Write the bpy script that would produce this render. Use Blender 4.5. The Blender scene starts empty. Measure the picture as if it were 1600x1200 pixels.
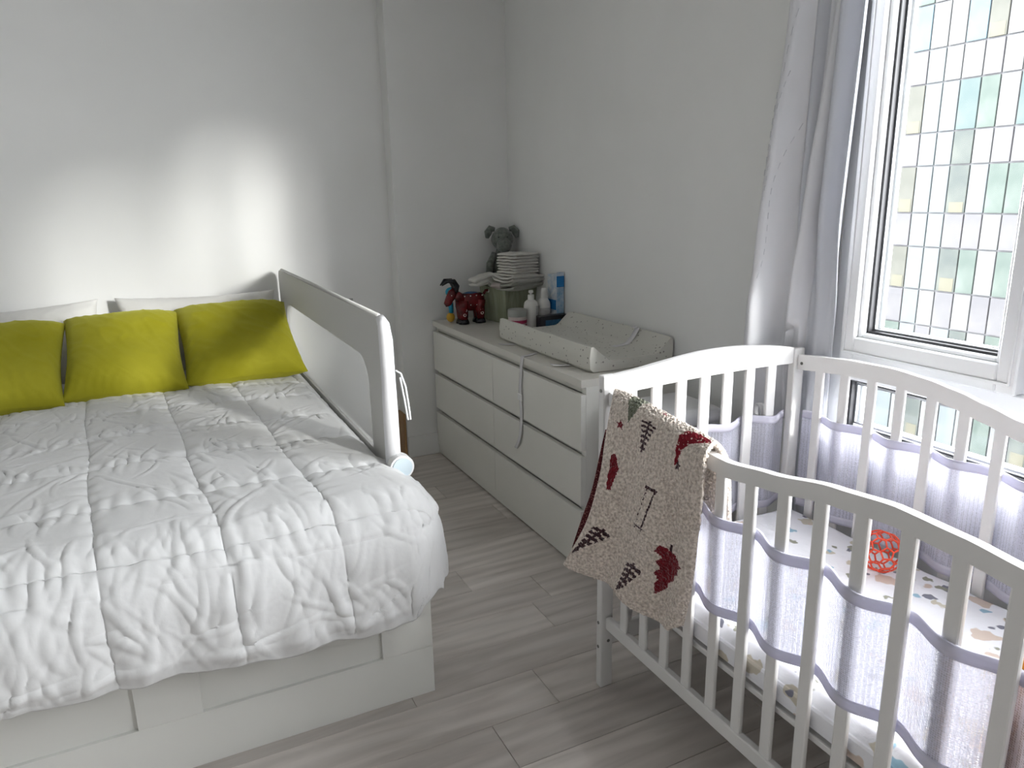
import bpy, bmesh, math, random
from mathutils import Vector, Matrix, noise
PI = math.pi
random.seed(7)
S = bpy.context.scene
COL = S.collection

# ------------------------------------------------------------ camera, sky, sun, exposure
cd = bpy.data.cameras.new('camera'); cam = bpy.data.objects.new('camera', cd); COL.objects.link(cam)
R_ = (0.8979266682726019, -0.43971702629353393, -0.01940709129251883)
U_ = (0.12587246448752779, 0.21428786871915895, 0.9686262602281834)
F_ = (0.4217627545062516, 0.8721981690575669, -0.24776305778692528)
CP = (-1.8626, -3.8525, 1.444)
cam.matrix_world = Matrix(((R_[0], U_[0], -F_[0], CP[0]), (R_[1], U_[1], -F_[1], CP[1]),
                           (R_[2], U_[2], -F_[2], CP[2]), (0, 0, 0, 1)))
cd.sensor_width = 36; cd.lens = 1148.73 * 36 / 1600; cd.clip_start = 0.02; cd.clip_end = 400
S.camera = cam
w = bpy.data.worlds.new('sky'); S.world = w; w.use_nodes = True
bg = w.node_tree.nodes['Background']; bg.inputs[0].default_value = (0.965, 0.965, 1.0, 1); bg.inputs[1].default_value = 4.2
sd = bpy.data.lights.new('sun', 'SUN'); sun = bpy.data.objects.new('sun', sd); COL.objects.link(sun)
sd.energy = 1.5; sd.angle = math.radians(8); sd.color = (1.0, 0.97, 0.94)
sun.rotation_euler = Vector((-0.415, 0.91, -0.205)).to_track_quat('-Z', 'Y').to_euler()
def portal(y0, y1, z0, z1):
    l = bpy.data.lights.new('sky_portal', 'AREA'); l.shape = 'RECTANGLE'; l.size = y1 - y0; l.size_y = z1 - z0
    l.cycles.is_portal = True
    o = bpy.data.objects.new('sky_portal', l); COL.objects.link(o)
    o.location = (0.11, (y0 + y1) / 2, (z0 + z1) / 2)
    o.rotation_euler = Matrix(((0, 0, 1), (-1, 0, 0), (0, -1, 0))).to_euler()
    return o
portal(-3.50, -2.30, 0.70, 2.42); portal(-4.85, -3.95, 0.70, 2.42)
vs = S.view_settings
S.display_settings.display_device = 'sRGB'
vs.view_transform = 'Standard'; vs.look = 'None'; vs.gamma = 1; vs.use_curve_mapping = False
vs.exposure = 2.15

# ------------------------------------------------------------ helpers
def link(o): COL.objects.link(o); return o
def mesh_obj(name, verts, faces, mat, parent=None, smooth=False, mats=None, fmat=None):
    me = bpy.data.meshes.new(name); me.from_pydata([tuple(v) for v in verts], [], faces); me.update()
    if mats:
        for m in mats: me.materials.append(m)
        if fmat: me.polygons.foreach_set('material_index', fmat)
    elif mat: me.materials.append(mat)
    if smooth: me.polygons.foreach_set('use_smooth', [True] * len(me.polygons))
    o = link(bpy.data.objects.new(name, me))
    if parent: o.parent = parent
    return o
def bm_obj(name, bm, mat, parent=None, smooth=False):
    bmesh.ops.recalc_face_normals(bm, faces=bm.faces)
    me = bpy.data.meshes.new(name); bm.to_mesh(me); bm.free()
    if mat: me.materials.append(mat)
    if smooth: me.polygons.foreach_set('use_smooth', [True] * len(me.polygons))
    o = link(bpy.data.objects.new(name, me))
    if parent: o.parent = parent
    return o
def tag(o, label=None, cat=None, group=None, kind=None):
    if label: o['label'] = label
    if cat: o['category'] = cat
    if group: o['group'] = group
    if kind: o['kind'] = kind
    return o
def thing(name, loc, label, cat, group=None, rz=0):
    o = link(bpy.data.objects.new(name, None)); o.location = loc; o.rotation_euler = (0, 0, rz); o.empty_display_size = .05
    return tag(o, label, cat, group)
def struct(o, par=None):
    if not par: o['kind'] = 'structure'
    return o
def bx(bm, x0, x1, y0, y1, z0, z1, bev=0, seg=1, M=None):
    m = bmesh.ops.create_cube(bm, size=1)
    vs_ = m['verts']
    for v in vs_:
        v.co = Vector(((x0 + x1) / 2 + v.co.x * (x1 - x0), (y0 + y1) / 2 + v.co.y * (y1 - y0), (z0 + z1) / 2 + v.co.z * (z1 - z0)))
    if bev:
        es = list({e for v in vs_ for e in v.link_edges})
        r = bmesh.ops.bevel(bm, geom=es, offset=bev, segments=seg, affect='EDGES', profile=.5)
        vs_ = list({v for v in vs_ if v.is_valid} | set(r['verts']))
    if M:
        for v in vs_: v.co = M @ v.co
    return vs_
def box(name, x0, x1, y0, y1, z0, z1, mat, parent=None, bev=0, seg=1, M=None, smooth=False):
    bm = bmesh.new(); bx(bm, x0, x1, y0, y1, z0, z1, bev, seg, M)
    return bm_obj(name, bm, mat, parent, smooth)
def tube_bm(bm, pts, r, n=8, caps=True, closed=False):
    pts = [Vector(p) for p in pts]; rings = []; N = len(pts)
    rr = r if isinstance(r, (list, tuple)) else [r] * N
    up = Vector((0, 0, 1)); prev = None
    for i, p in enumerate(pts):
        if closed: d = pts[(i + 1) % N] - pts[i - 1]
        else: d = pts[min(i + 1, N - 1)] - pts[max(i - 1, 0)]
        d.normalize()
        if prev is None:
            a = d.cross(up if abs(d.z) < .9 else Vector((1, 0, 0))).normalized()
        else:
            a = (prev - d * prev.dot(d)).normalized()
        prev = a; b = d.cross(a)
        rings.append([bm.verts.new(p + (a * math.cos(2 * PI * k / n) + b * math.sin(2 * PI * k / n)) * rr[i]) for k in range(n)])
    for i in range(N if closed else N - 1):
        A = rings[i]; B = rings[(i + 1) % N]
        for k in range(n): bm.faces.new((A[k], A[(k + 1) % n], B[(k + 1) % n], B[k]))
    if caps and not closed:
        bm.faces.new(rings[0][::-1]); bm.faces.new(rings[-1])
def tube(name, pts, r, mat, parent=None, n=8, closed=False):
    bm = bmesh.new(); tube_bm(bm, pts, r, n, True, closed); return bm_obj(name, bm, mat, parent, True)
def lathe(name, prof, mat, parent=None, n=24, loc=(0, 0, 0), sx=1, sy=1):
    bm = bmesh.new(); rings = []
    for r, z in prof:
        rings.append([bm.verts.new((loc[0] + sx * r * math.cos(2 * PI * k / n), loc[1] + sy * r * math.sin(2 * PI * k / n), loc[2] + z)) for k in range(n)])
    for A, B in zip(rings, rings[1:]):
        for k in range(n): bm.faces.new((A[k], A[(k + 1) % n], B[(k + 1) % n], B[k]))
    bm.faces.new(rings[0][::-1]); bm.faces.new(rings[-1])
    o = bm_obj(name, bm, mat, parent, True)
    m = o.modifiers.new('edge', 'EDGE_SPLIT'); m.split_angle = math.radians(40)
    return o
def prism(name, poly, axis, a0, a1, mat, parent=None, bev=0, smooth=False):
    """polygon in the other two axes, extruded along axis from a0 to a1"""
    bm = bmesh.new()
    def co(p, a): return {0: (a, p[0], p[1]), 1: (p[0], a, p[1]), 2: (p[0], p[1], a)}[axis]
    A = [bm.verts.new(co(p, a0)) for p in poly]; B = [bm.verts.new(co(p, a1)) for p in poly]; n = len(poly)
    f0 = bm.faces.new(A[::-1]); f1 = bm.faces.new(B)
    for k in range(n): bm.faces.new((A[k], A[(k + 1) % n], B[(k + 1) % n], B[k]))
    if bev:
        es = [e for e in bm.edges if (e.verts[0] in A) == (e.verts[1] in A)]
        bmesh.ops.bevel(bm, geom=es, offset=bev, segments=2, affect='EDGES')
    bmesh.ops.triangulate(bm, faces=[f for f in bm.faces if len(f.verts) > 4])
    return bm_obj(name, bm, mat, parent, smooth)
def sss(name, fn, nu, nv, mat, parent=None, thick=0, closed_u=False, mats=None, fm=None):
    vs_ = [fn(i / (nu if closed_u else nu - 1), j / (nv - 1)) for j in range(nv) for i in range(nu)]
    fs = []; fmi = []
    for j in range(nv - 1):
        for i in range(nu if closed_u else nu - 1):
            a = j * nu + i; b = j * nu + (i + 1) % nu
            fs.append((a, b, b + nu, a + nu))
            if fm: fmi.append(fm((i + .5) / (nu - 1), (j + .5) / (nv - 1)))
    o = mesh_obj(name, vs_, fs, mat, parent, True, mats, fmi if fm else None)
    if thick:
        m = o.modifiers.new('thickness', 'SOLIDIFY'); m.thickness = thick; m.offset = 0
    return o
def catmull(pts, t):
    n = len(pts) - 1; x = min(max(t, 0), 1) * n; i = min(int(x), n - 1); f = x - i
    p = [Vector(pts[max(0, min(n, i + k))]) for k in (-1, 0, 1, 2)]
    return .5 * ((2 * p[1]) + (p[2] - p[0]) * f + (2 * p[0] - 5 * p[1] + 4 * p[2] - p[3]) * f * f + (3 * p[1] - 3 * p[2] + p[3] - p[0]) * f ** 3)
def N3(x, y, z=0): return noise.noise(Vector((x, y, z)))
def sm(a, b, x):
    t = min(max((x - a) / (b - a), 0), 1); return t * t * (3 - 2 * t)
def copy_tree(o, parent=None):
    c = o.copy(); COL.objects.link(c)
    if parent: c.parent = parent
    for ch in list(o.children): copy_tree(ch, c)
    return c

# ------------------------------------------------------------ materials
def mat(name, col, rough=.6, spec=.4, metal=0, sheen=0, alpha=1):
    m = bpy.data.materials.new(name); m.use_nodes = True; b = m.node_tree.nodes['Principled BSDF']
    b.inputs['Base Color'].default_value = (*col, 1); b.inputs['Roughness'].default_value = rough
    b.inputs['Specular IOR Level'].default_value = spec; b.inputs['Metallic'].default_value = metal
    b.inputs['Sheen Weight'].default_value = sheen; b.inputs['Alpha'].default_value = alpha
    m['b'] = 1
    return m
def nd(m, t, **k):
    n = m.node_tree.nodes.new(t)
    for a, v in k.items(): setattr(n, a, v)
    return n
def lk(m, a, b): m.node_tree.links.new(a, b)
def bsdf(m): return m.node_tree.nodes['Principled BSDF']
def tex(m, kind, scale, detail=None, coord='Object', sc=(1, 1, 1)):
    tc = nd(m, 'ShaderNodeTexCoord'); mp = nd(m, 'ShaderNodeMapping'); mp.inputs['Scale'].default_value = sc
    t = nd(m, kind); t.inputs['Scale'].default_value = scale
    if detail is None: detail = 0 if kind == 'ShaderNodeTexVoronoi' else 3
    if 'Detail' in t.inputs: t.inputs['Detail'].default_value = detail
    lk(m, tc.outputs[coord], mp.inputs[0]); lk(m, mp.outputs[0], t.inputs['Vector'])
    return t
def bump(m, src, strength=.2, dist=.01, prev=None):
    b = nd(m, 'ShaderNodeBump'); b.inputs['Strength'].default_value = strength; b.inputs['Distance'].default_value = dist
    lk(m, src, b.inputs['Height'])
    if prev: lk(m, prev.outputs[0], b.inputs['Normal'])
    lk(m, b.outputs[0], bsdf(m).inputs['Normal']); return b
def ramp(m, src, stops):
    r = nd(m, 'ShaderNodeValToRGB'); e = r.color_ramp.elements
    while len(e) < len(stops): e.new(.5)
    for k, (p, c) in zip(e, stops): k.position = p; k.color = (*c, 1)
    lk(m, src, r.inputs[0]); return r
def var(m, scale, a, b, detail=3, sc=(1, 1, 1), coord='Object', lo=.35, hi=.65):
    t = tex(m, 'ShaderNodeTexNoise', scale, detail, coord, sc)
    r = ramp(m, t.outputs[0], [(lo, a), (hi, b)]); lk(m, r.outputs[0], bsdf(m).inputs['Base Color']); return t, r

wall_m = mat('wall_paint', (.84, .84, .83), .75, .25)
t, _ = var(wall_m, 2.0, (.83, .83, .82), (.86, .86, .85)); t2 = tex(wall_m, 'ShaderNodeTexNoise', 220, 2); bump(wall_m, t2.outputs[0], .06, .002)
wall2_m = mat('bounce_tone_wall', (.42, .42, .41), .75, .25); var(wall2_m, 2.0, (.61, .61, .60), (.64, .64, .63))  # tone of the unseen walls, made up to hold down bounce light
ceil_m = mat('ceiling_paint', (.82, .82, .81), .8, .2); var(ceil_m, 3, (.81, .81, .8), (.83, .83, .82))
trim_m = mat('trim_paint', (.80, .80, .79), .45); var(trim_m, 5, (.79, .79, .78), (.81, .81, .80))
lam = mat('white_laminate', (.80, .79, .745), .38); t, _ = var(lam, 3, (.79, .78, .735), (.81, .80, .755)); t2 = tex(lam, 'ShaderNodeTexNoise', 160, 2); bump(lam, t2.outputs[0], .03, .001)
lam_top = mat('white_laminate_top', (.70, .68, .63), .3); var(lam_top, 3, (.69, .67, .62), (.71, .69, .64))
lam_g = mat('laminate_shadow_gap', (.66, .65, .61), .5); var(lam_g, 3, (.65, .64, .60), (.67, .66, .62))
bedw = mat('bed_white_foil', (.82, .82, .78), .35); t, _ = var(bedw, 3, (.81, .81, .77), (.83, .83, .79)); t2 = tex(bedw, 'ShaderNodeTexNoise', 200, 2); bump(bedw, t2.outputs[0], .05, .001)
crib_m = mat('crib_white_lacquer', (.76, .75, .74), .35); t, _ = var(crib_m, 6, (.75, .74, .73), (.77, .76, .75)); t2 = tex(crib_m, 'ShaderNodeTexNoise', 60, 2, sc=(1, 1, .1)); bump(crib_m, t2.outputs[0], .05, .001)
metal_m = mat('screw_metal', (.25, .25, .24), .35, .5, 1)
chrome = mat('brushed_steel', (.6, .6, .6), .3, .5, 1)
pvc = mat('window_frame_pvc', (.84, .85, .87), .3); var(pvc, 4, (.83, .84, .86), (.85, .86, .88))
rubber = mat('black_gasket', (.02, .02, .025), .4); var(rubber, 20, (.018, .018, .022), (.03, .03, .034))
spacer = mat('grey_glass_spacer', (.35, .36, .38), .3, .5, .6)

def wood_floor():
    m = mat('grey_oak_laminate', (.4, .36, .33), .42, .35)
    oi = nd(m, 'ShaderNodeObjectInfo'); tc = nd(m, 'ShaderNodeTexCoord')
    mp = nd(m, 'ShaderNodeMapping'); mp.inputs['Scale'].default_value = (1.3, 9, 1)
    add = nd(m, 'ShaderNodeVectorMath', operation='ADD'); mul = nd(m, 'ShaderNodeMath', operation='MULTIPLY'); mul.inputs[1].default_value = 47
    cb = nd(m, 'ShaderNodeCombineXYZ'); lk(m, oi.outputs['Random'], mul.inputs[0]); lk(m, mul.outputs[0], cb.inputs[2]); lk(m, mul.outputs[0], cb.inputs[0])
    lk(m, tc.outputs['Object'], mp.inputs[0]); lk(m, mp.outputs[0], add.inputs[0]); lk(m, cb.outputs[0], add.inputs[1])
    n1 = nd(m, 'ShaderNodeTexNoise'); n1.inputs['Scale'].default_value = 1.6; n1.inputs['Detail'].default_value = 7; n1.inputs['Distortion'].default_value = 1.1
    lk(m, add.outputs[0], n1.inputs['Vector'])
    r = ramp(m, n1.outputs[0], [(.25, (.48, .43, .395)), (.5, (.61, .56, .52)), (.75, (.71, .66, .62))])
    wv = nd(m, 'ShaderNodeTexWave'); wv.inputs['Scale'].default_value = .55; wv.inputs['Distortion'].default_value = 9; wv.inputs['Detail'].default_value = 3
    wv.bands_direction = 'Y'; lk(m, add.outputs[0], wv.inputs['Vector'])
    mx = nd(m, 'ShaderNodeMixRGB', blend_type='MULTIPLY'); mx.inputs[0].default_value = .13
    lk(m, r.outputs[0], mx.inputs[1]); lk(m, wv.outputs[0], mx.inputs[2])
    hv = nd(m, 'ShaderNodeHueSaturation'); mr = nd(m, 'ShaderNodeMapRange'); mr.inputs[3].default_value = .86; mr.inputs[4].default_value = 1.12
    lk(m, oi.outputs['Random'], mr.inputs[0]); lk(m, mr.outputs[0], hv.inputs['Value']); lk(m, mx.outputs[0], hv.inputs['Color'])
    lk(m, hv.outputs[0], bsdf(m).inputs['Base Color'])
    bump(m, n1.outputs[0], .08, .002)
    return m
floor_m = wood_floor()
joint_m = mat('floor_joint', (.12, .1, .09), .8); var(joint_m, 8, (.11, .095, .085), (.13, .11, .1))
oak = mat('raw_oak_edge', (.36, .2, .09), .5); var(oak, 12, (.42, .25, .12), (.55, .35, .18), sc=(1, 1, .15))

duvet_m = mat('white_cotton_duvet', (.73, .73, .73), .8, .2, sheen=.2)
t1 = tex(duvet_m, 'ShaderNodeTexNoise', 12, 3)
t2 = tex(duvet_m, 'ShaderNodeTexNoise', 55, 4, sc=(1, .6, 1)); b1 = bump(duvet_m, t1.outputs[0], .25, .012); bump(duvet_m, t2.outputs[0], .12, .004, b1)
pillow_m = mat('white_pillow_cotton', (.80, .79, .77), .85, .2, sheen=.2); t1 = tex(pillow_m, 'ShaderNodeTexNoise', 14, 5); bump(pillow_m, t1.outputs[0], .4, .012)
olive = mat('olive_velvet', (.40, .40, .02), .75, .15, sheen=.35)
bsdf(olive).inputs['Sheen Tint'].default_value = (.85, .85, .25, 1)
t, r = var(olive, 3.5, (.30, .28, .008), (.42, .39, .03), 4, lo=.3, hi=.7); t2 = tex(olive, 'ShaderNodeTexNoise', 13, 4); bump(olive, t2.outputs[0], .3, .01)
matt_m = mat('mattress_cover', (.78, .78, .76), .85); var(matt_m, 20, (.77, .77, .75), (.80, .80, .78))
railf = mat('grey_rail_fabric', (.60, .595, .575), .85, .2); t = tex(railf, 'ShaderNodeTexNoise', 260, 2); bump(railf, t.outputs[0], .3, .002)
railw = mat('white_rail_fabric', (.80, .80, .82), .7, .2); t = tex(railw, 'ShaderNodeTexNoise', 30, 3); bump(railw, t.outputs[0], .3, .004)
railp = mat('pale_blue_plastic', (.62, .72, .78), .35)
whitep = mat('white_plastic', (.82, .82, .82), .35)

def net(name, col, opacity, wx, trans=.5):
    m = mat(name, col, .8, .15); b = bsdf(m); nt = m.node_tree
    tl = nd(m, 'ShaderNodeBsdfTranslucent'); tl.inputs[0].default_value = (*col, 1)
    tr = nd(m, 'ShaderNodeBsdfTransparent'); mx = nd(m, 'ShaderNodeMixShader'); m2 = nd(m, 'ShaderNodeMixShader')
    out = nt.nodes['Material Output']
    mx.inputs[0].default_value = trans; lk(m, b.outputs[0], mx.inputs[1]); lk(m, tl.outputs[0], mx.inputs[2])
    m2.inputs[0].default_value = opacity; lk(m, tr.outputs[0], m2.inputs[1]); lk(m, mx.outputs[0], m2.inputs[2])
    lk(m, m2.outputs[0], out.inputs[0])
    if wx:
        tc = nd(m, 'ShaderNodeTexCoord'); mp = nd(m, 'ShaderNodeMapping'); mp.inputs['Scale'].default_value = (wx, wx, wx)
        v = nd(m, 'ShaderNodeTexVoronoi'); v.inputs['Scale'].default_value = 1; v.inputs['Randomness'].default_value = .25
        lk(m, tc.outputs['Object'], mp.inputs[0]); lk(m, mp.outputs[0], v.inputs['Vector'])
        r = ramp(m, v.outputs[0], [(.2, (opacity * .65,) * 3), (.55, (min(1, opacity * 1.25),) * 3)])
        lk(m, r.outputs[0], m2.inputs[0]); bump(m, v.outputs[0], .5, .003)
    return m
bump_net = net('lavender_white_mesh', (.66, .66, .76), .82, 240, .42)
bump_trim = net('lavender_white_binding', (.79, .78, .88), 1.0, 0, .35)
rail_net = net('white_rail_mesh', (.84, .85, .85), .33, 0, .4)

def speckle(name, base, dot, scale, thr, rough=.7):
    m = mat(name, base, rough, .3); v = tex(m, 'ShaderNodeTexVoronoi', scale)
    r = ramp(m, v.outputs[0], [(thr, dot), (thr + .06, base)]); lk(m, r.outputs[0], bsdf(m).inputs['Base Color']); return m
pad_m = speckle('dotted_changing_mat_vinyl', (.66, .65, .60), (.24, .23, .21), 42, .13)
bsdf(pad_m).inputs['Roughness'].default_value = .5
def sheet_print():
    m = mat('printed_crib_sheet', (.84, .84, .88), .8, .2); base = (.86, .86, .90)
    last = None
    for sc, c, th, seed in ((11, (.62, .57, .48), .27, 0), (11, (.34, .52, .64), .19, 5), (15, (.22, .22, .27), .15, 11), (9.1, (.66, .55, .48), .22, 21), (12.3, (.32, .32, .26), .15, 31)):
        tc = nd(m, 'ShaderNodeTexCoord'); mp = nd(m, 'ShaderNodeMapping'); mp.inputs['Location'].default_value = (seed, seed * .7, seed * .3)
        nz = nd(m, 'ShaderNodeTexNoise'); nz.inputs['Scale'].default_value = 22; nz.inputs['Detail'].default_value = 2
        add = nd(m, 'ShaderNodeMixRGB'); add.inputs[0].default_value = .06
        v = nd(m, 'ShaderNodeTexVoronoi'); v.inputs['Scale'].default_value = sc
        lk(m, tc.outputs['Object'], mp.inputs[0]); lk(m, mp.outputs[0], add.inputs[1]); lk(m, mp.outputs[0], nz.inputs['Vector']); lk(m, nz.outputs[1], add.inputs[2]); lk(m, add.outputs[0], v.inputs['Vector'])
        r = ramp(m, v.outputs[0], [(th, (1, 1, 1)), (th + .03, (0, 0, 0))])
        mx = nd(m, 'ShaderNodeMixRGB'); lk(m, r.outputs[0], mx.inputs[0])
        if last: lk(m, last.outputs[0], mx.inputs[1])
        else: mx.inputs[1].default_value = (*base, 1)
        mx.inputs[2].default_value = (*c, 1); last = mx
    lk(m, last.outputs[0], bsdf(m).inputs['Base Color'])
    t = tex(m, 'ShaderNodeTexNoise', 9, 5); t.inputs['Distortion'].default_value = 2; bump(m, t.outputs[0], .35, .012)
    return m
sheet_m = sheet_print()
def sherpa(name, a, b):
    m = mat(name, a, .95, .1, sheen=.3); t, r = var(m, 150, a, b, 3, lo=.3, hi=.65)
    v = tex(m, 'ShaderNodeTexVoronoi', 150); b1 = bump(m, v.outputs[0], .8, .006); bump(m, t.outputs[0], .5, .006, b1); return m
cream = sherpa('cream_sherpa_knit', (.47, .39, .33), (.90, .81, .73))
kred = sherpa('dark_red_knit', (.14, .006, .014), (.22, .012, .022)); kgreen = sherpa('green_grey_knit', (.12, .13, .085), (.22, .23, .17))
kblack = sherpa('charcoal_knit', (.03, .012, .02), (.07, .03, .035))
kredd = speckle('dark_red_knit_with_pale_flecks', (.19, .008, .018), (.62, .48, .42), 120, .24, .95)
kback = speckle('dark_red_blanket_reverse_flecks', (.07, .008, .012), (.34, .16, .14), 200, .26, .95)
drape = mat('silver_satin_curtain', (.68, .68, .71), .38, .5, sheen=.3)
wv = tex(drape, 'ShaderNodeTexNoise', 2.4, 4, sc=(1, 3, .8)); bump(drape, wv.outputs[0], .25, .02)
sheer = net('white_sheer_lining', (.82, .83, .87), .97, 0, .45)
drape2 = mat('curtain_lining', (.74, .74, .78), .6, .3); tq = tex(drape2, 'ShaderNodeTexNoise', 6, 3); bump(drape2, tq.outputs[0], .15, .01)
thread = mat('silver_thread', (.56, .56, .60), .35, .5, .3)
def glass():
    m = bpy.data.materials.new('window_glass'); m.use_nodes = True; nt = m.node_tree; nt.nodes.remove(nt.nodes['Principled BSDF'])
    tr = nd(m, 'ShaderNodeBsdfTransparent'); tr.inputs[0].default_value = (.97, .985, .98, 1); gl = nd(m, 'ShaderNodeBsdfGlossy'); gl.inputs['Roughness'].default_value = .03
    lw = nd(m, 'ShaderNodeLayerWeight'); pw = nd(m, 'ShaderNodeMath', operation='POWER'); pw.inputs[1].default_value = 5
    fr = nd(m, 'ShaderNodeMath', operation='MULTIPLY_ADD'); fr.inputs[1].default_value = .7; fr.inputs[2].default_value = .025; mx = nd(m, 'ShaderNodeMixShader')
    lk(m, lw.outputs['Facing'], pw.inputs[0]); lk(m, pw.outputs[0], fr.inputs[0]); lk(m, fr.outputs[0], mx.inputs[0]); lk(m, tr.outputs[0], mx.inputs[1]); lk(m, gl.outputs[0], mx.inputs[2]); lk(m, mx.outputs[0], nt.nodes['Material Output'].inputs[0])
    return m
glass_m = glass()

# ------------------------------------------------------------ room shell
XL, YB, YF, ZC = -4.4, 0.11, -6.2, 2.62
fl = box('floor', XL - .1, .2, YF - .1, YB + .2, -.06, -.004, joint_m); struct(fl)
PW, PLN, G = .1745, 1.285, .0012
xjoint = {-1.535: -.678, -2.049: -.943}
def plank_mesh(L, W):
    bm = bmesh.new(); bx(bm, 0, L, 0, W, -.012, 0, .0009, 1); bmesh.ops.recalc_face_normals(bm, faces=bm.faces)
    me = bpy.data.meshes.new('plank'); bm.to_mesh(me); bm.free(); me.materials.append(floor_m); return me
full = plank_mesh(PLN - G, PW - G)
row0 = -1.5305
k = 0
y = row0 + PW * 9
while y > YF:
    y1 = min(y, YB); y0 = max(y - PW, YF)
    idx = round((row0 - y) / PW)
    if idx == 0: xj = -.678
    elif idx == 3: xj = -.943
    else: xj = -.2 - ((idx * .437) % 1) * PLN
    x = xj + PLN * 2
    while x - PLN > .0: x -= PLN
    while x > XL:
        x1 = min(x, 0); x0 = max(x - PLN, XL)
        if x1 - x0 > .02 and y1 - y0 > .01:
            me = full if (x1 - x0 > PLN - 1e-6 and y1 - y0 > PW - 1e-6) else plank_mesh(x1 - x0 - G, y1 - y0 - G)
            o = link(bpy.data.objects.new('plank', me)); o.location = (x0, y0, 0); o.parent = fl
        x -= PLN
    y -= PW
struct(box('ceiling', XL - .1, .2, YF - .1, YB + .2, ZC, ZC + .1, ceil_m))
wb = struct(box('wall_back', XL - .1, -.668, YB, YB + .12, 0, ZC, wall_m))
struct(box('wall_back_pier', -.668, .2, 0, YB + .12, 0, ZC, wall_m))
struct(box('wall_left', XL - .12, XL, YF - .1, YB + .12, 0, ZC, wall2_m))
struct(box('wall_front', XL - .1, .2, YF - .12, YF, 0, ZC, wall2_m))
# right wall with two window openings
WZ0, WZ1 = .70, 2.42
bm = bmesh.new()
bx(bm, 0, .1, -2.28, 0, 0, ZC); bx(bm, 0, .1, YF, -2.28, 0, WZ0); bx(bm, 0, .1, YF, -2.28, WZ1, ZC)
bx(bm, 0, .1, -3.95, -3.52, WZ0, WZ1); bx(bm, 0, .1, YF, -4.87, WZ0, WZ1)
struct(bm_obj('wall_right', bm, wall_m))
struct(box('baseboard_back', -.668, -.0, -.014, 0, 0, .125, trim_m, bev=.003))
struct(box('baseboard_right', -.014, 0, -2.28, -.014, 0, .125, trim_m, bev=.003))
struct(box('baseboard_left', XL, XL + .014, YF, YB, 0, .125, trim_m, bev=.003))
# raw wooden strip at the foot of the recess side
o = box('wooden_strip', -.684, -.670, .004, .106, .001, .26, oak, bev=.002); tag(o, 'narrow brown wooden strip upright at the wall corner behind the bed rail', 'wood strip')
# door handle on the recessed closet door
t = thing('door_handle', (-.96, .11, .922), 'small steel lever handle on the white wall above the bed rail', 'handle')
bm = bmesh.new(); tube_bm(bm, [(-.045, -.001, .0), (-.045, -.012, 0)], .022, 16); bm_obj('rose', bm, chrome, t, True)
tube('lever', [(-.045, -.012, 0), (-.045, -.045, .002), (-.035, -.052, .003), (.03, -.054, .003), (.05, -.052, .001)], [.008, .008, .008, .007, .006], chrome, t, 10)

# ------------------------------------------------------------ window
def frame_ring(name, y0, y1, z0, z1, wy, wz, x0, x1, m, parent, bev=.003, wz1=None):
    bm = bmesh.new(); wt = wz1 or wz
    bx(bm, x0, x1, y0, y0 + wy, z0, z1, bev); bx(bm, x0, x1, y1 - wy, y1, z0, z1, bev)
    bx(bm, x0, x1, y0 + wy, y1 - wy, z0, z0 + wz, bev); bx(bm, x0, x1, y0 + wy, y1 - wy, z1 - wt, z1, bev)
    return bm_obj(name, bm, m, parent)
win = link(bpy.data.objects.new('window_1', None)); win.location = (0, 0, 0); struct(win)
frame_ring('frame', -3.52, -2.28, WZ0, WZ1, .05, .035, .0, .09, pvc, win)
box('transom', .002, .088, -3.47, -2.33, .885, .945, pvc, win, bev=.003)
box('mullion', .002, .088, -2.93, -2.845, .945, 2.385, pvc, win, bev=.003)
def glazed(y0, y1, z0, z1, fw, sash, gz=.009):
    if sash:
        s = frame_ring('sash', y0, y1, z0, z1, .048, .072, -.022, .055, pvc, win, .004)
        frame_ring('bead', y0 + .012, y1 - .012, z0 + .022, z1 - .022, .006, .008, -.026, -.021, pvc, s, .001)
        frame_ring('glazing_bead', y0 + .046, y1 - .046, z0 + .070, z1 - .070, .016, .014, -.006, .03, pvc, s, .003)
        a, b_, c, d = y0 + .058, y1 - .058, z0 + .082, z1 - .082
    else:
        a, b_, c, d = y0, y1, z0, z1
    frame_ring('gasket', a, b_, c, d, .011, gz, .012, .034, rubber, win, 0)
    frame_ring('spacer', a + .010, b_ - .010, c + .008, d - .008, .007, .006, .030, .044, spacer, win, 0)
    frame_ring('outer_bead', a + .006, b_ - .006, c + .004, d - .004, .018, .012, .046, .06, pvc, win, 0)
    box('pane', .036, .040, a + .004, b_ - .004, c + .004, d - .004, glass_m, win)
glazed(-2.838, -2.325, .948, 2.38, .05, True)
glazed(-3.46, -2.94, .955, 2.375, .05, False)
glazed(-3.46, -2.345, .735, .88, .05, False, .002)
struct(box('trim_1', -.015, .18, -3.55, -2.25, .655, .70, trim_m, bev=.004))
win2 = link(bpy.data.objects.new('window_2', None)); win2.location = (0, 0, 0); struct(win2)
frame_ring('frame', -4.87, -3.95, WZ0, WZ1, .06, .06, .0, .09, pvc, win2)
box('pane', .036, .040, -4.82, -4.0, WZ0 + .055, WZ1 - .055, glass_m, win2)

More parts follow.
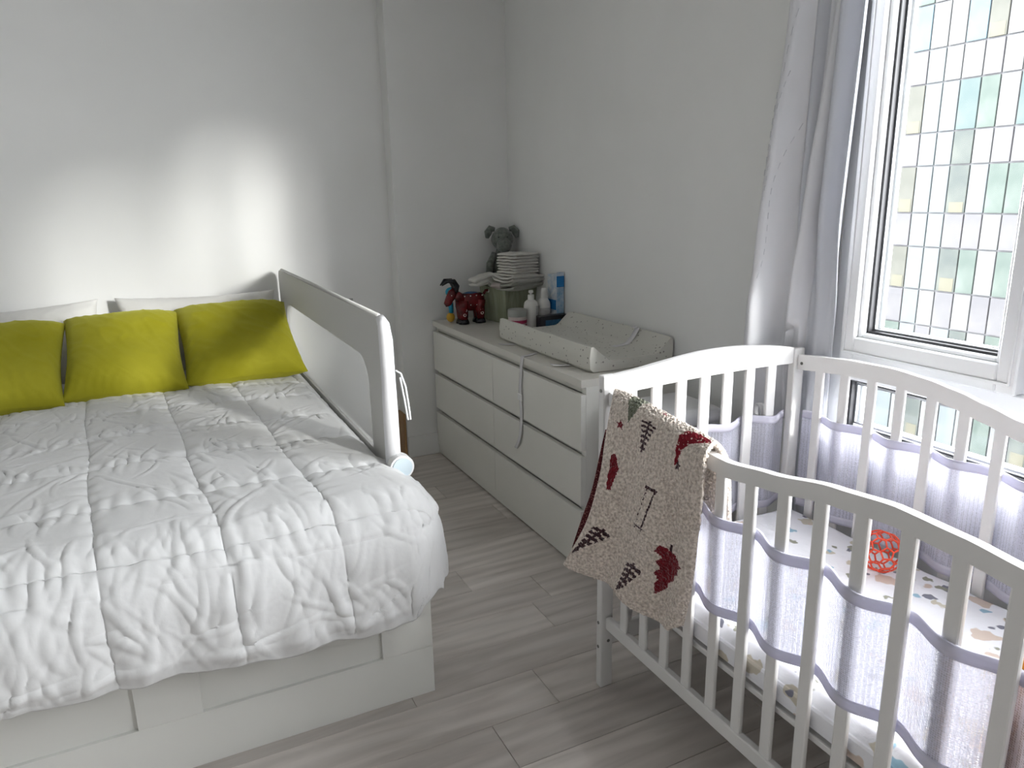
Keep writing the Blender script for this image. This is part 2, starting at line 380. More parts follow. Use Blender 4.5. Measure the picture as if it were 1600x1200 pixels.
# ------------------------------------------------------------ building across the street
FX = 20.0
bld = thing('office_building', (FX, 8, -8), 'pale glass office building with panelled facade outside the window', 'building')
def pm(name, c, c2=None, rough=.25):
    c = tuple(v * .10 for v in c); c2 = c2 and tuple(v * .10 for v in c2)
    m = mat(name, c, .5, .15); c2 = c2 or tuple(min(1, v * 1.12) for v in c)
    var(m, 1.5, c, c2, 4, coord='Object'); return m
PM = {'b': pm('pale_blue_glass', (.70, .80, .84), (.78, .88, .90)), 'w': pm('white_glass', (.80, .83, .84), (.95, .96, .96)),
      'g': pm('pale_green_glass', (.40, .52, .46), (.62, .74, .66)), 'd': pm('grey_green_glass', (.36, .42, .40), (.55, .60, .54)),
      'y': pm('beige_glass', (.48, .49, .42), (.62, .62, .54)), 'l': pm('lilac_grey_glass', (.62, .61, .65), (.76, .74, .76)),
      's': pm('sky_reflection_glass', (.50, .74, .88), (.66, .85, .93)), 'o': pm('yellow_blind', (.66, .63, .46), (.74, .71, .54)), 't': pm('teal_glass', (.38, .54, .54), (.52, .66, .64))}  # sky mirrored in the upper panes is put into their blue colour
mull = mat('facade_mullion', (.085, .085, .09), .5, .15); var(mull, 2, (.08, .08, .085), (.09, .09, .095))
ys = [13.249, 12.607, 12.042, 11.487, 10.955, 10.338, 9.787, 9.234, 8.706]
for _ in range(8): ys.append(ys[-1] - .56)
while ys[0] < 16.5: ys.insert(0, ys[0] + .6)
zs = [6.72, 5.448, 4.479, 3.058, 2.084, .679, -.357, -1.682, -2.80]
while zs[0] < 10: zs.insert(0, zs[0] + (1.33 if (len(zs) % 2 == 0) else .98))
d_ = [1.33, 1.05]; q = 0
while zs[-1] > -8: zs.append(zs[-1] - d_[q % 2]); q += 1
def L2(o, x, y, z): return (x, y - 8, z + 8)
known = {  # column start y -> tints by row start z
    13.249: {6.72: 's', 5.448: 'l', 4.479: 'y', 3.058: 'l', 2.084: 'y', .679: 'l', -.357: 'y', -1.682: 'w'},
    12.607: {6.72: 's', 5.448: 'l', 4.479: 'y', 3.058: 'l', 2.084: 'y', .679: 'l', -.357: 'y', -1.682: 'l'},
    12.042: {6.72: 'w', 5.448: 'b', 4.479: 'b', 3.058: 'b', 2.084: 'b', .679: 'b', -.357: 'b', -1.682: 'b'},
    11.487: {6.72: 'w', 5.448: 'w', 4.479: 'b', 3.058: 'b', 2.084: 'b', .679: 'b', -.357: 'b', -1.682: 'w'},
    10.955: {6.72: 's', 5.448: 'w', 4.479: 't', 3.058: 'd', 2.084: 'd', .679: 'l', -.357: 'd', -1.682: 'l'},
    10.338: {6.72: 'y', 5.448: 'l', 4.479: 'g', 3.058: 'w', 2.084: 'b', .679: 'l', -.357: 'g', -1.682: 'w'},
    9.787: {6.72: 'w', 5.448: 'w', 4.479: 'w', 3.058: 'l', 2.084: 'g', .679: 'w', -.357: 'w', -1.682: 'l'},
    9.234: {6.72: 'w', 5.448: 'w', 4.479: 't', 3.058: 'l', 2.084: 'g', .679: 'l', -.357: 'g', -1.682: 'l'}}
box('wall', .06, .5, ys[-1] - 8 - .3, ys[0] - 8 + .3, 0, zs[0] + 8 + .3, mull, bld)
cache = {}
npan = 0
for i in range(len(ys) - 1):
    for j in range(len(zs) - 1):
        y1, y0, z1, z0 = ys[i], ys[i + 1], zs[j], zs[j + 1]
        kk = known.get(ys[i], {}).get(zs[j]) or random.choice('bwbgldwgbw')
        fine = ys[i] < 13.9 and ys[i] > 6.0
        key = (round(y1 - y0, 3), round(z1 - z0, 3), kk)
        if key not in cache:
            bm = bmesh.new(); bx(bm, -.02, .04, .022, y1 - y0 - .022, .022, z1 - z0 - .022, .008)
            bmesh.ops.recalc_face_normals(bm, faces=bm.faces); me = bpy.data.meshes.new('facade_panel'); bm.to_mesh(me); bm.free(); me.materials.append(PM[kk]); cache[key] = me
        if npan < 300:
            o = link(bpy.data.objects.new('facade_panel', cache[key])); o.location = (0, y0 - 8, z0 + 8); o.parent = bld; npan += 1
            if kk in 'yd' and (z1 - z0) > 1.2 and fine:
                h = .3 + .2 * random.random()
                box('blind', -.03, -.018, .06, (y1 - y0) * .8, .03, h, PM['o'], o)
bx_top = box('roof', .0, .6, ys[-1] - 8 - .35, ys[0] - 8 + .35, zs[0] + 8.3, zs[0] + 8.6, mull, bld)
# street level so the outside has ground
gm = mat('asphalt', (.16, .16, .16), .9); var(gm, 2, (.14, .14, .14), (.19, .19, .18))
struct(box('trim_ground', .25, 60, -40, 50, -8.3, -8.0, gm))

# ------------------------------------------------------------ chest of drawers
DX, DY0, DY1 = -.49, -.012, -1.60
ch = thing('chest_of_drawers', (-.25, -.8, 0), 'white six-drawer chest along the right wall with a changing mat on top', 'dresser')
def C(o, *a): return o
def P_(x, y, z): return (x + .25, y + .8, z)
def cbox(name, x0, x1, y0, y1, z0, z1, m, par, bev=.0015, seg=2, off=(-.25, -.8, 0)):
    return box(name, x0 - off[0], x1 - off[0], y0 - off[1], y1 - off[1], z0 - off[2], z1 - off[2], m, par, bev, seg)
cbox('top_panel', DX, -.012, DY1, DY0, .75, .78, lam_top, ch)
cbox('side_panel', DX + .022, -.012, DY1, DY1 + .03, 0.0, .75, lam, ch)
cbox('side_panel', DX + .022, -.012, DY0 - .03, DY0, 0.0, .75, lam, ch)
cbox('back_panel', -.02, -.013, DY1 + .03, DY0 - .03, .01, .75, lam, ch)
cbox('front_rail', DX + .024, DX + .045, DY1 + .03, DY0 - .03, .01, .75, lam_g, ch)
cbox('plinth', DX + .006, DX + .024, DY1 + .002, DY0 - .002, .008, .052, lam, ch)
ym = (DY0 + DY1) / 2
dmesh = None
for (z0, z1) in ((.503, .722), (.279, .480), (.056, .256)):
    for (a, b_) in ((DY1, ym - .0015), (ym + .0015, DY0)):
        bm = bmesh.new()
        bx(bm, DX + .25, DX + .272, a + .8, b_ + .8, z0, z1, .0015, 2)
        # bevelled pull edge along the top
        o = bm_obj('drawer', bm, lam, ch)
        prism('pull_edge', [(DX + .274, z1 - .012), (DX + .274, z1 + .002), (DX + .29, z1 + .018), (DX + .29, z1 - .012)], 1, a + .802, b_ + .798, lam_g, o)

# ------------------------------------------------------------ changing mat
pad = thing('changing_mat', (-.21, -1.12, .781), 'pale dotted changing mat with raised sides on the chest of drawers', 'changing mat')
prof = [(-.185, 0), (.185, 0), (.198, .012), (.203, .05), (.200, .098), (.190, .104), (.128, .048), (.11, .042), (-.10, .040), (-.115, .044), (-.185, .104), (-.197, .103), (-.203, .06), (-.200, .014)]
def padf(u, v):
    t = u * len(prof); i = int(t) % len(prof); f = t - int(t)
    a, b_ = prof[i], prof[(i + 1) % len(prof)]
    return a[0] + (b_[0] - a[0]) * f, a[1] + (b_[1] - a[1]) * f
nu, nv = 84, 50
vsp, fsp = [], []
for j in range(nv):
    v = j / (nv - 1); yy = -.405 + .81 * v
    e = min(v, 1 - v) * .81; k_ = 1 - .12 * max(0, 1 - e / .05) ** 2
    for i in range(nu):
        x, z = padf(i / nu, v)
        nn = N3(x * 12, yy * 12, z * 12) * .0018
        sk = (1 - k_)
        yz = yy + (-.03 * (z / .1) * (1 if v > .9 else 0) * 0)
        vsp.append((x * (1 - sk * .25), yz + (.02 * z / .1 if v > .5 else -.0) * 0, z * (1 - sk * .35) + (sk * .01) + nn))
for j in range(nv - 1):
    for i in range(nu): fsp.append((j * nu + i, j * nu + (i + 1) % nu, (j + 1) * nu + (i + 1) % nu, (j + 1) * nu + i))
fsp.append(tuple(range(nu))[::-1]); fsp.append(tuple((nv - 1) * nu + i for i in range(nu)))
o = mesh_obj('mat_cushion', vsp, fsp, pad_m, pad, True)
m = o.modifiers.new('edge', 'EDGE_SPLIT'); m.split_angle = math.radians(35)
strap_m = mat('white_webbing', (.74, .73, .75), .7); t = tex(strap_m, 'ShaderNodeTexNoise', 300, 1); bump(strap_m, t.outputs[0], .3, .001)
def strap(name, pts, wdir, wid, par):
    wv_ = Vector(wdir).normalized() * wid / 2
    vs2, fs2 = [], []
    n = 40
    for k2 in range(n + 1):
        p = catmull(pts, k2 / n); vs2 += [p - wv_, p + wv_]
    for k2 in range(n): fs2.append((2 * k2, 2 * k2 + 1, 2 * k2 + 3, 2 * k2 + 2))
    o = mesh_obj(name, vs2, fs2, strap_m, par, True); m_ = o.modifiers.new('t', 'SOLIDIFY'); m_.thickness = .0016; m_.offset = 0; return o
def rel(ps, o_): return [tuple(a - b_ for a, b_ in zip(p, o_)) for p in ps]
po = (-.21, -1.12, .781)
st = strap('safety_strap', rel([(-.40, -1.085, .7825), (-.44, -1.105, .7825), (-.478, -1.12, .783), (-.492, -1.125, .781), (-.4945, -1.122, .76), (-.495, -1.112, .70), (-.497, -1.105, .62), (-.496, -1.112, .52), (-.498, -1.10, .42), (-.50, -1.06, .355)], po), (0, 1, 0), .024, pad)
box('buckle', -.502 - po[0], -.494 - po[0], -1.125 - po[1], -1.09 - po[1], .585 - po[2], .615 - po[2], whitep, st, .002)
strap('safety_strap', rel([(-.40, -.86, .783), (-.43, -.855, .783), (-.465, -.835, .784)], po), (0, 1, 0), .03, pad)
strap('safety_strap', rel([(-.395, -1.37, .783), (-.43, -1.365, .786), (-.478, -1.352, .790)], po), (0, 1, 0), .028, pad)
strap('safety_strap', rel([(-.06, -1.31, .895), (-.035, -1.31, .893), (-.075, -1.31, .838), (-.105, -1.31, .826), (-.16, -1.315, .824)][::1], po), (0, 1, 0), .03, pad)

# ------------------------------------------------------------ things on the chest
# colourful bull toy
by = thing('toy_bull', (-.33, -.195, .781), 'dark red painted toy bull with black horns on the chest of drawers', 'toy')
tred = mat('glossy_dark_red', (.17, .008, .012), .22); t, r = var(tred, 30, (.07, .002, .004), (.17, .008, .012))
tblk = mat('glossy_black', (.012, .012, .016), .2); var(tblk, 20, (.01, .01, .014), (.02, .02, .03))
twht = mat('toy_white_dots', (.75, .7, .66), .4); tblu = mat('toy_dark_blue', (.02, .08, .2), .3); tyel = mat('toy_yellow', (.62, .36, .03), .4); tcya = mat('toy_cyan', (.02, .32, .5), .4)
def blob(name, c, r, m, par, seg=20, deform=None):
    bm = bmesh.new(); bmesh.ops.create_uvsphere(bm, u_segments=seg, v_segments=seg // 2 + 2, radius=1)
    for v in bm.verts:
        p = Vector((v.co.x * r[0], v.co.y * r[1], v.co.z * r[2]))
        if deform: p = deform(p)
        v.co = p + Vector(c)
    return bm_obj(name, bm, m, par, True)
def barrel(p): p.z = max(min(p.z, .040), -.055); p.x *= 1 + .12 * math.cos(p.x * 40); return p
blob('body', (0.005, 0, .122), (.083, .040, .060), tred, by, 24, barrel)
for sx, sy in ((-.052, -.018), (-.052, .02), (.045, -.018), (.045, .02)):
    bm = bmesh.new(); tube_bm(bm, [(sx, sy, .125), (sx - .003, sy, .09), (sx, sy, .05), (sx, sy, .022)], [.030, .028, .024, .022], 12); l = bm_obj('leg', bm, tred, by, True)
    bm = bmesh.new(); tube_bm(bm, [(sx, sy, .024), (sx, sy, .012), (sx, sy, 0)], [.023, .028, .030], 12); bm_obj('hoof', bm, tblk, l, True)
tube('neck', [(-.05, 0, .13), (-.075, 0, .15), (-.095, 0, .165)], [.028, .025, .022], tred, by, 12)
hd = tube('head', [(-.085, 0, .185), (-.105, 0, .165), (-.125, 0, .135), (-.135, 0, .112), (-.132, 0, .102)], [.02, .027, .022, .021, .014], tred, by, 14)
for s in (-1, 1):
    tube('horn', [(-.092, s * .012, .175), (-.088, s * .02, .205), (-.105, s * .025, .232), (-.14, s * .022, .235), (-.168, s * .012, .212)], [.014, .016, .014, .010, .003], tblk, by, 10)
    blob('eye', (-.118, s * .021, .158), (.005, .003, .005), twht, by, 10)
tube('tail', [(.075, 0, .15), (.088, 0, .17), (.10, 0, .168)], [.008, .007, .009], tred, by, 8)
blob('tail_tip', (.104, 0, .165), (.009, .009, .009), twht, by, 10)
blob('saddle', (0.0, 0, .158), (.045, .028, .012), tblu, by, 16)
for k_ in range(4):
    blob('dot', (-.05 + k_ * .034, -.0345, .150), (.004, .003, .004), twht, by, 8)
    if k_ in (1, 2): blob('dot', (-.05 + k_ * .034, -.0345, .102), (.004, .003, .004), twht, by, 8)
for (dx, dz) in ((-.052, .10), (-.05, .075), (-.055, .05), (.045, .10), (.043, .077), (.046, .055)):
    bm = bmesh.new(); tube_bm(bm, [(dx + .007 * math.cos(a * PI / 5), -.041, dz + .007 * math.sin(a * PI / 5)) for a in range(10)], .002, 6, closed=True); bm_obj('ring', bm, twht, by, True)
rt = thing('rattle', (-.415, -.115, .781), 'small blue and yellow baby rattle behind the toy bull', 'toy')
tube('stick', [(0, 0, .05), (-.002, 0, .09), (-.002, 0, .14)], [.012, .014, .012], tcya, rt, 12)
blob('ball', (-.005, 0, .026), (.024, .024, .026), tyel, rt, 16); blob('knob', (0, 0, .165), (.03, .02, .025), tcya, rt, 16)
# fabric basket (rotated slightly)
bo = (-.12, -.22, .781)
bk = thing('storage_basket', bo, 'sage green square fabric basket in the corner heaped with folded cloths', 'basket', rz=math.radians(8))
sage = mat('sage_fabric', (.20, .22, .15), .9, .1); t, r = var(sage, 50, (.25, .28, .19), (.36, .38, .28), sc=(1, 1, .1)); t2 = tex(sage, 'ShaderNodeTexNoise', 90, 2, sc=(1, 1, .06)); bump(sage, t2.outputs[0], .6, .004)
def bring(hw, hd_, z): return [(-hw, -hd_, z), (hw, -hd_, z), (hw, hd_, z), (-hw, hd_, z)]
rv = bring(.088, .11, 0) + bring(.102, .13, .185) + bring(.095, .123, .185) + bring(.083, .105, .012)
fsb = [(3, 2, 1, 0)] + [(a + k_, a + (k_ + 1) % 4, a + 4 + (k_ + 1) % 4, a + 4 + k_) for a in (0, 4, 8) for k_ in range(4)] + [(12, 13, 14, 15)]
mesh_obj('body', rv, fsb, sage, bk)
tube('rim', [(-.1, -.128, .186), (.1, -.128, .186), (.1, .128, .186), (-.1, .128, .186)], .003, sage, bk, 6, True)
# folded cloths
clo = [mat('pale_grey_muslin', (.70, .685, .65), .9, .1), mat('grey_muslin', (.44, .44, .40), .9, .1), mat('pinkish_muslin', (.52, .46, .44), .9, .1)]
for m_ in clo: t = tex(m_, 'ShaderNodeTexNoise', 45, 4); bump(m_, t.outputs[0], .5, .006)
def cloth(name, c, sx, sy, sz, m, label, rz=0, tilt=0, layers=2, seed=0, group=None, fold=.0):
    t = thing(name, c, label, 'cloth', group, rz); t.rotation_euler = (0, tilt, rz)
    for l_ in range(layers):
        h = sz / layers; z0 = l_ * h
        def f(u, v, l_=l_, z0=z0):
            a = 2 * PI * u; ca, sa = math.cos(a), math.sin(a)
            # rounded-rectangle section swept in v
            y_ = (v - .5) * sy; e = min(1, (1 - abs(2 * v - 1)) / .06); e = math.sqrt(max(0, 1 - (1 - e) ** 2)) if e < 1 else 1
            xx = math.copysign(abs(ca) ** .45, ca) * sx / 2; zz = math.copysign(abs(sa) ** .8, sa) * h * .49 * max(e, .05)
            nn = N3(xx * 25 + seed, y_ * 25 + l_ * 9, zz * 30)
            return (xx + nn * .006, y_ + N3(xx * 9, zz * 30, seed + l_) * .006, z0 + h / 2 + zz + nn * .25 * h + fold * (abs(2 * v - 1) ** 2 + (xx / sx * 2) ** 2 * .3))
        sss('layer', f, 40, 24, m, t, closed_u=True)
    return t
cloth('folded_cloth', (-.105, -.31, .955), .235, .24, .045, clo[1], 'crumpled grey cloth spilling over the basket rim under the stack', .2, -.05, 2, 3, fold=.02)
cloth('folded_cloth', (-.11, -.34, .99), .22, .2, .035, clo[0], 'wide pale muslin directly under the stack of white cloths', .15, .03, 2, 5, fold=.02)
cn = ['lowest of the neat stack of folded white cloths on the basket', 'second from bottom of the neat folded white cloths on the basket', 'second from top of the neat folded white cloths on the basket', 'topmost folded white cloth of the stack on the basket']
for k_ in range(4):
    cloth('folded_cloth', (-.115 + .004 * (k_ % 2), -.335, 1.032 + k_ * .0305), .17, .15, .031, clo[0], cn[k_], .25 + .04 * (k_ % 2), 0.02, 2, 10 + k_, 'neat folded white cloths')
cloth('folded_cloth', (-.255, -.205, .99), .15, .07, .045, clo[0], 'long folded white cloth lying on the left rim of the basket', .25, -.18, 2, 30)
cloth('folded_cloth', (-.20, -.30, .965), .08, .07, .035, clo[2], 'small pinkish cloth tucked at the front left of the basket', .3, 0, 1, 40)
# plush bear
pb = thing('plush_dog', (-.085, -.085, .781), 'grey plush dog with floppy ears slumped in the corner behind the cloths', 'soft toy', rz=-.35)
plm = mat('grey_plush', (.13, .145, .13), .95, .1, sheen=.4); t, r = var(plm, 60, (.11, .125, .115), (.20, .215, .195)); bump(plm, t.outputs[0], .6, .006)
plm2 = mat('dark_grey_plush', (.06, .065, .06), .95, .1, sheen=.3); var(plm2, 60, (.05, .055, .05), (.08, .085, .08))
bm = bmesh.new(); tube_bm(bm, [(0, .01, .0), (0, .01, .10), (0, .005, .22), (0, 0, .32), (0, -.005, .385)], [.062, .072, .068, .052, .03], 20); bm_obj('body', bm, plm, pb, True)
blob('head', (0, -.015, .435), (.062, .055, .062), plm, pb, 24, lambda p: Vector((p.x * (1 - .15 * max(0, p.z / .062)), p.y, p.z)))
sn = blob('snout', (.006, -.065, .40), (.042, .046, .040), plm, pb, 20)
blob('nose', (.006, -.102, .412), (.010, .006, .006), plm2, sn, 10)
for s in (-1, 1):
    tube('ear', [(s * .04, .0, .485), (s * .062, -.002, .49), (s * .078, -.01, .468), (s * .084, -.018, .44)], [.012, .02, .022, .010], plm, pb, 12)
    tube('arm', [(s * .045, -.02, .355), (s * .075, -.045, .30), (s * .08, -.05, .24), (s * .07, -.05, .20)], [.018, .02, .021, .016], plm, pb, 12)
    tube('leg', [(s * .035, .0, .05), (s * .05, -.05, .035), (s * .055, -.09, .03)], [.03, .028, .026], plm, pb, 12)
    blob('eye', (s * .024, -.064, .445), (.005, .004, .005), plm2, pb, 10)
# bottles, jar, boxes
bot = mat('white_bottle_plastic', (.72, .71, .69), .35); lab = mat('pale_grey_print', (.50, .49, .48), .5); var(lab, 90, (.42, .41, .41), (.62, .61, .6), sc=(.2, .2, 1), coord='Object')
b1 = thing('pump_bottle', (-.157, -.565, .781), 'white pump bottle, left of the two bottles by the basket', 'bottle')
lathe('body', [(.03, 0), (.037, .004), (.038, .10), (.0375, .125), (.033, .142), (.022, .152), (.014, .155)], bot, b1)
lathe('collar', [(.0165, .152), (.0165, .178), (.014, .18)], bot, b1, 20); lathe('pump_head', [(.006, .178), (.006, .188), (.012, .189), (.012, .200), (.007, .202)], bot, b1, 16)
tube('nozzle', [(0, 0, .195), (.0, -.014, .195), (.0, -.02, .192)], .004, bot, b1, 8)
sss('label', lambda u, v: (.0385 * math.cos(-1.35 + u * 1.3), .0385 * math.sin(-1.35 + u * 1.3), .02 + v * .105), 12, 6, lab, b1)
b2 = thing('nozzle_bottle', (-.083, -.565, .781), 'white bottle with tapered cap, right of the two bottles by the basket', 'bottle')
lathe('body', [(.03, 0), (.034, .004), (.034, .118), (.032, .135), (.022, .152), (.019, .156)], bot, b2)
lathe('cap', [(.019, .154), (.017, .185), (.013, .205), (.011, .208)], bot, b2, 20)
sss('label', lambda u, v: (.0345 * math.cos(-2.7 + u * 2.2), .0345 * math.sin(-2.7 + u * 2.2), .02 + v * .09), 14, 6, lab, b2)
j = thing('cream_jar', (-.238, -.57, .781), 'round jar with grey lid and pink striped label before the basket', 'jar')
pk = mat('pink_label', (.42, .03, .10), .4); lidm = mat('grey_lid', (.36, .37, .35), .4)
lathe('body', [(.042, 0), (.046, .004), (.047, .075), (.044, .08)], mat('pale_jar', (.6, .52, .5), .35), j)
lathe('lid', [(.048, .078), (.048, .110), (.045, .114)], lidm, j)
for z_ in (.022, .045): lathe('stripe', [(.0475, z_), (.0477, z_ + .001), (.0477, z_ + .015), (.0475, z_ + .016)], pk, j)
tbx = thing('cardboard_box', (-.026, -.60, .781), 'tall slim blue and white printed box against the wall beyond the bottles', 'box')
bxw = mat('box_white_print', (.55, .60, .66), .45); var(bxw, 40, (.40, .50, .62), (.66, .68, .70)); bxb = mat('box_blue', (.01, .16, .42), .4); bxl = mat('box_light_blue', (.25, .42, .58), .45); var(bxl, 45, (.18, .36, .55), (.42, .52, .62))
bc = box('carton', -.022, .020, -.035, .06, 0, .275, bxw, tbx, .0015)
box('blue_cap_print', -.0222, .0202, -.0365, -.0352, .215, .27, bxb, tbx); box('print', -.0215, .0195, -.0362, -.0352, .03, .212, bxl, tbx)
box('side_print', -.0238, -.0222, -.03, .055, .10, .15, bxb, tbx)
box('flap', -.022, .020, -.037, -.035, .275, .29, bxw, tbx)
bb = thing('black_case', (-.095, -.675, .781), 'low black case with blue front lying behind the changing mat', 'case')
blk = mat('case_black', (.012, .012, .02), .35); var(blk, 20, (.01, .01, .017), (.016, .016, .026)); blu = mat('case_blue_print', (.02, .10, .22), .35); var(blu, 60, (.015, .08, .18), (.05, .18, .32), sc=(3, 1, .5))
box('case_body', -.078, .080, -.018, .028, 0, .085, blk, bb, .002); box('label', -.048, .07, -.0195, -.0178, .02, .064, blu, bb)

# ------------------------------------------------------------ bin and low box beside the crib
wb_m = mat('bin_white_plastic', (.74, .74, .76), .4); var(wb_m, 6, (.73, .73, .75), (.76, .76, .78))
bn = thing('lidded_bin', (-.26, -1.80, 0), 'white lidded bin between the chest of drawers and the crib', 'bin')
box('bin_body', -.15, .15, -.14, .12, 0, .645, wb_m, bn, .02, 4, smooth=False); box('lid', -.153, .153, -.143, .123, .650, .712, wb_m, bn, .028, 5)
lb = thing('storage_box', (-.28, -2.07, 0), 'low white storage box on the floor under the head of the crib', 'box')
box('box_body', -.15, .15, -.11, .10, 0, .10, wb_m, lb, .02, 4); box('lid', -.155, .155, -.115, .105, .103, .125, wb_m, lb, .006, 2)

# ------------------------------------------------------------ bed
bed = thing('bed', (-1.96, -1.0, 0), 'white double bed with panelled footboard and storage base against the back wall', 'bed')
bo_ = (-1.96, -1.0, 0)
BX0, BX1, BYF = -2.665, -1.25, -2.01
def bbx(name, x0, x1, y0, y1, z0, z1, m, par=bed, bev=.0015, seg=2): return cbox(name, x0, x1, y0, y1, z0, z1, m, par, bev, seg, bo_)
fbp = bbx('footboard', BX0, BX1, BYF + .012, BYF + .03, .0, .46, bedw)
bbx('bottom_rail', BX0, BX1, BYF, BYF + .013, .0, .155, bedw, fbp); bbx('top_rail', BX0, BX1, BYF, BYF + .013, .40, .46, bedw, fbp)
for a, b_ in ((-1.402, -1.25), (-2.037, -1.884), (-2.665, -2.519)): bbx('stile', a, b_, BYF, BYF + .013, .155, .40, bedw, fbp)
bbx('side_board', BX1 - .02, BX1, BYF + .03, .06, .0, .40, bedw); bbx('side_board', BX0, BX0 + .02, BYF + .03, .06, .0, .40, bedw)
bbx('headboard', BX0, BX1, .06, .09, .0, .93, bedw)
mt = thing('mattress', (-1.96, -1.0, .30), 'thick white mattress under the duvet on the double bed', 'mattress')
cbox('mattress_body', BX0 + .025, BX1 - .03, BYF + .035, .045, .33, .61, matt_m, mt, .03, 3, (-1.96, -1.0, .30))
bbx('slat_base', BX0 + .02, BX1 - .02, BYF + .03, .06, .29, .33, bedw)

# duvet
du = thing('duvet', (-1.96, -1.2, .6), 'white quilted duvet covering the bed and hanging over its foot', 'duvet')
XR, XLft, YFT = -1.345, -2.58, -1.97
yv = [-.34, -.62, -.858, -1.17, -1.48, -1.79, -2.07]
import numpy as np
rng = np.random.RandomState(5)
HX0, HY0, HS = -3.2, -2.9, .004
HM = np.zeros((760, 620))
gy, gx = np.mgrid[0:HM.shape[0], 0:HM.shape[1]]
def add_crease(cx, cy, an, ln, wd, ht, cv):
    i0, i1 = int((cx - HX0 - ln * .6) / HS), int((cx - HX0 + ln * .6) / HS); j0, j1 = int((cy - HY0 - ln * .6) / HS), int((cy - HY0 + ln * .6) / HS)
    i0, j0 = max(0, i0), max(0, j0); i1, j1 = min(HM.shape[1], i1), min(HM.shape[0], j1)
    if i1 <= i0 or j1 <= j0: return
    X = gx[j0:j1, i0:i1] * HS + HX0 - cx; Y = gy[j0:j1, i0:i1] * HS + HY0 - cy
    a = X * math.cos(an) + Y * math.sin(an); b = -X * math.sin(an) + Y * math.cos(an) - cv * a * a / ln
    t = np.clip(1 - (2 * a / ln) ** 2, 0, 1); w_ = wd * (.45 + .55 * t)
    HM[j0:j1, i0:i1] += ht * t * (np.exp(-(b / w_) ** 2) - .55 * np.exp(-((b - 1.9 * w_) / (1.2 * w_)) ** 2))
SEY = [-.62, -.858, -1.17, -1.48, -1.79, -2.07]
for _ in range(620):      # puckers running off the cross seams
    sy = SEY[rng.randint(len(SEY))]; sgn = rng.choice((-1, 1)); ln = rng.uniform(.05, .16)
    an = PI / 2 + rng.normal(0, .45); cx = rng.uniform(-3, -1.0)
    add_crease(cx, sy + sgn * ln * .42, an, ln, rng.uniform(.004, .008), rng.uniform(.0012, .0035), rng.uniform(-.6, .6))
for _ in range(330):      # long diagonal pulls
    ln = rng.uniform(.12, .38); add_crease(rng.uniform(-3, -1.0), rng.uniform(-2.5, -.3), rng.choice((.6, .9, 2.2, .25)) + rng.normal(0, .3), ln, rng.uniform(.004, .0095), rng.uniform(.0015, .0040), rng.uniform(-.7, .7))
for _ in range(200):      # folds down the hanging edge
    ln = rng.uniform(.12, .3); add_crease(rng.uniform(-3, -.95), rng.uniform(-2.45, -2.0), PI / 2 + rng.normal(0, .5), ln, rng.uniform(.006, .012), rng.uniform(.0012, .0036), rng.uniform(-.6, .6))
def crease(x, y):
    fx = min(max((x - HX0) / HS, 0), HM.shape[1] - 2); fy = min(max((y - HY0) / HS, 0), HM.shape[0] - 2)
    i, j = int(fx), int(fy); a, b = fx - i, fy - j
    return float((HM[j, i] * (1 - a) + HM[j, i + 1] * a) * (1 - b) + (HM[j + 1, i] * (1 - a) + HM[j + 1, i + 1] * a) * b)
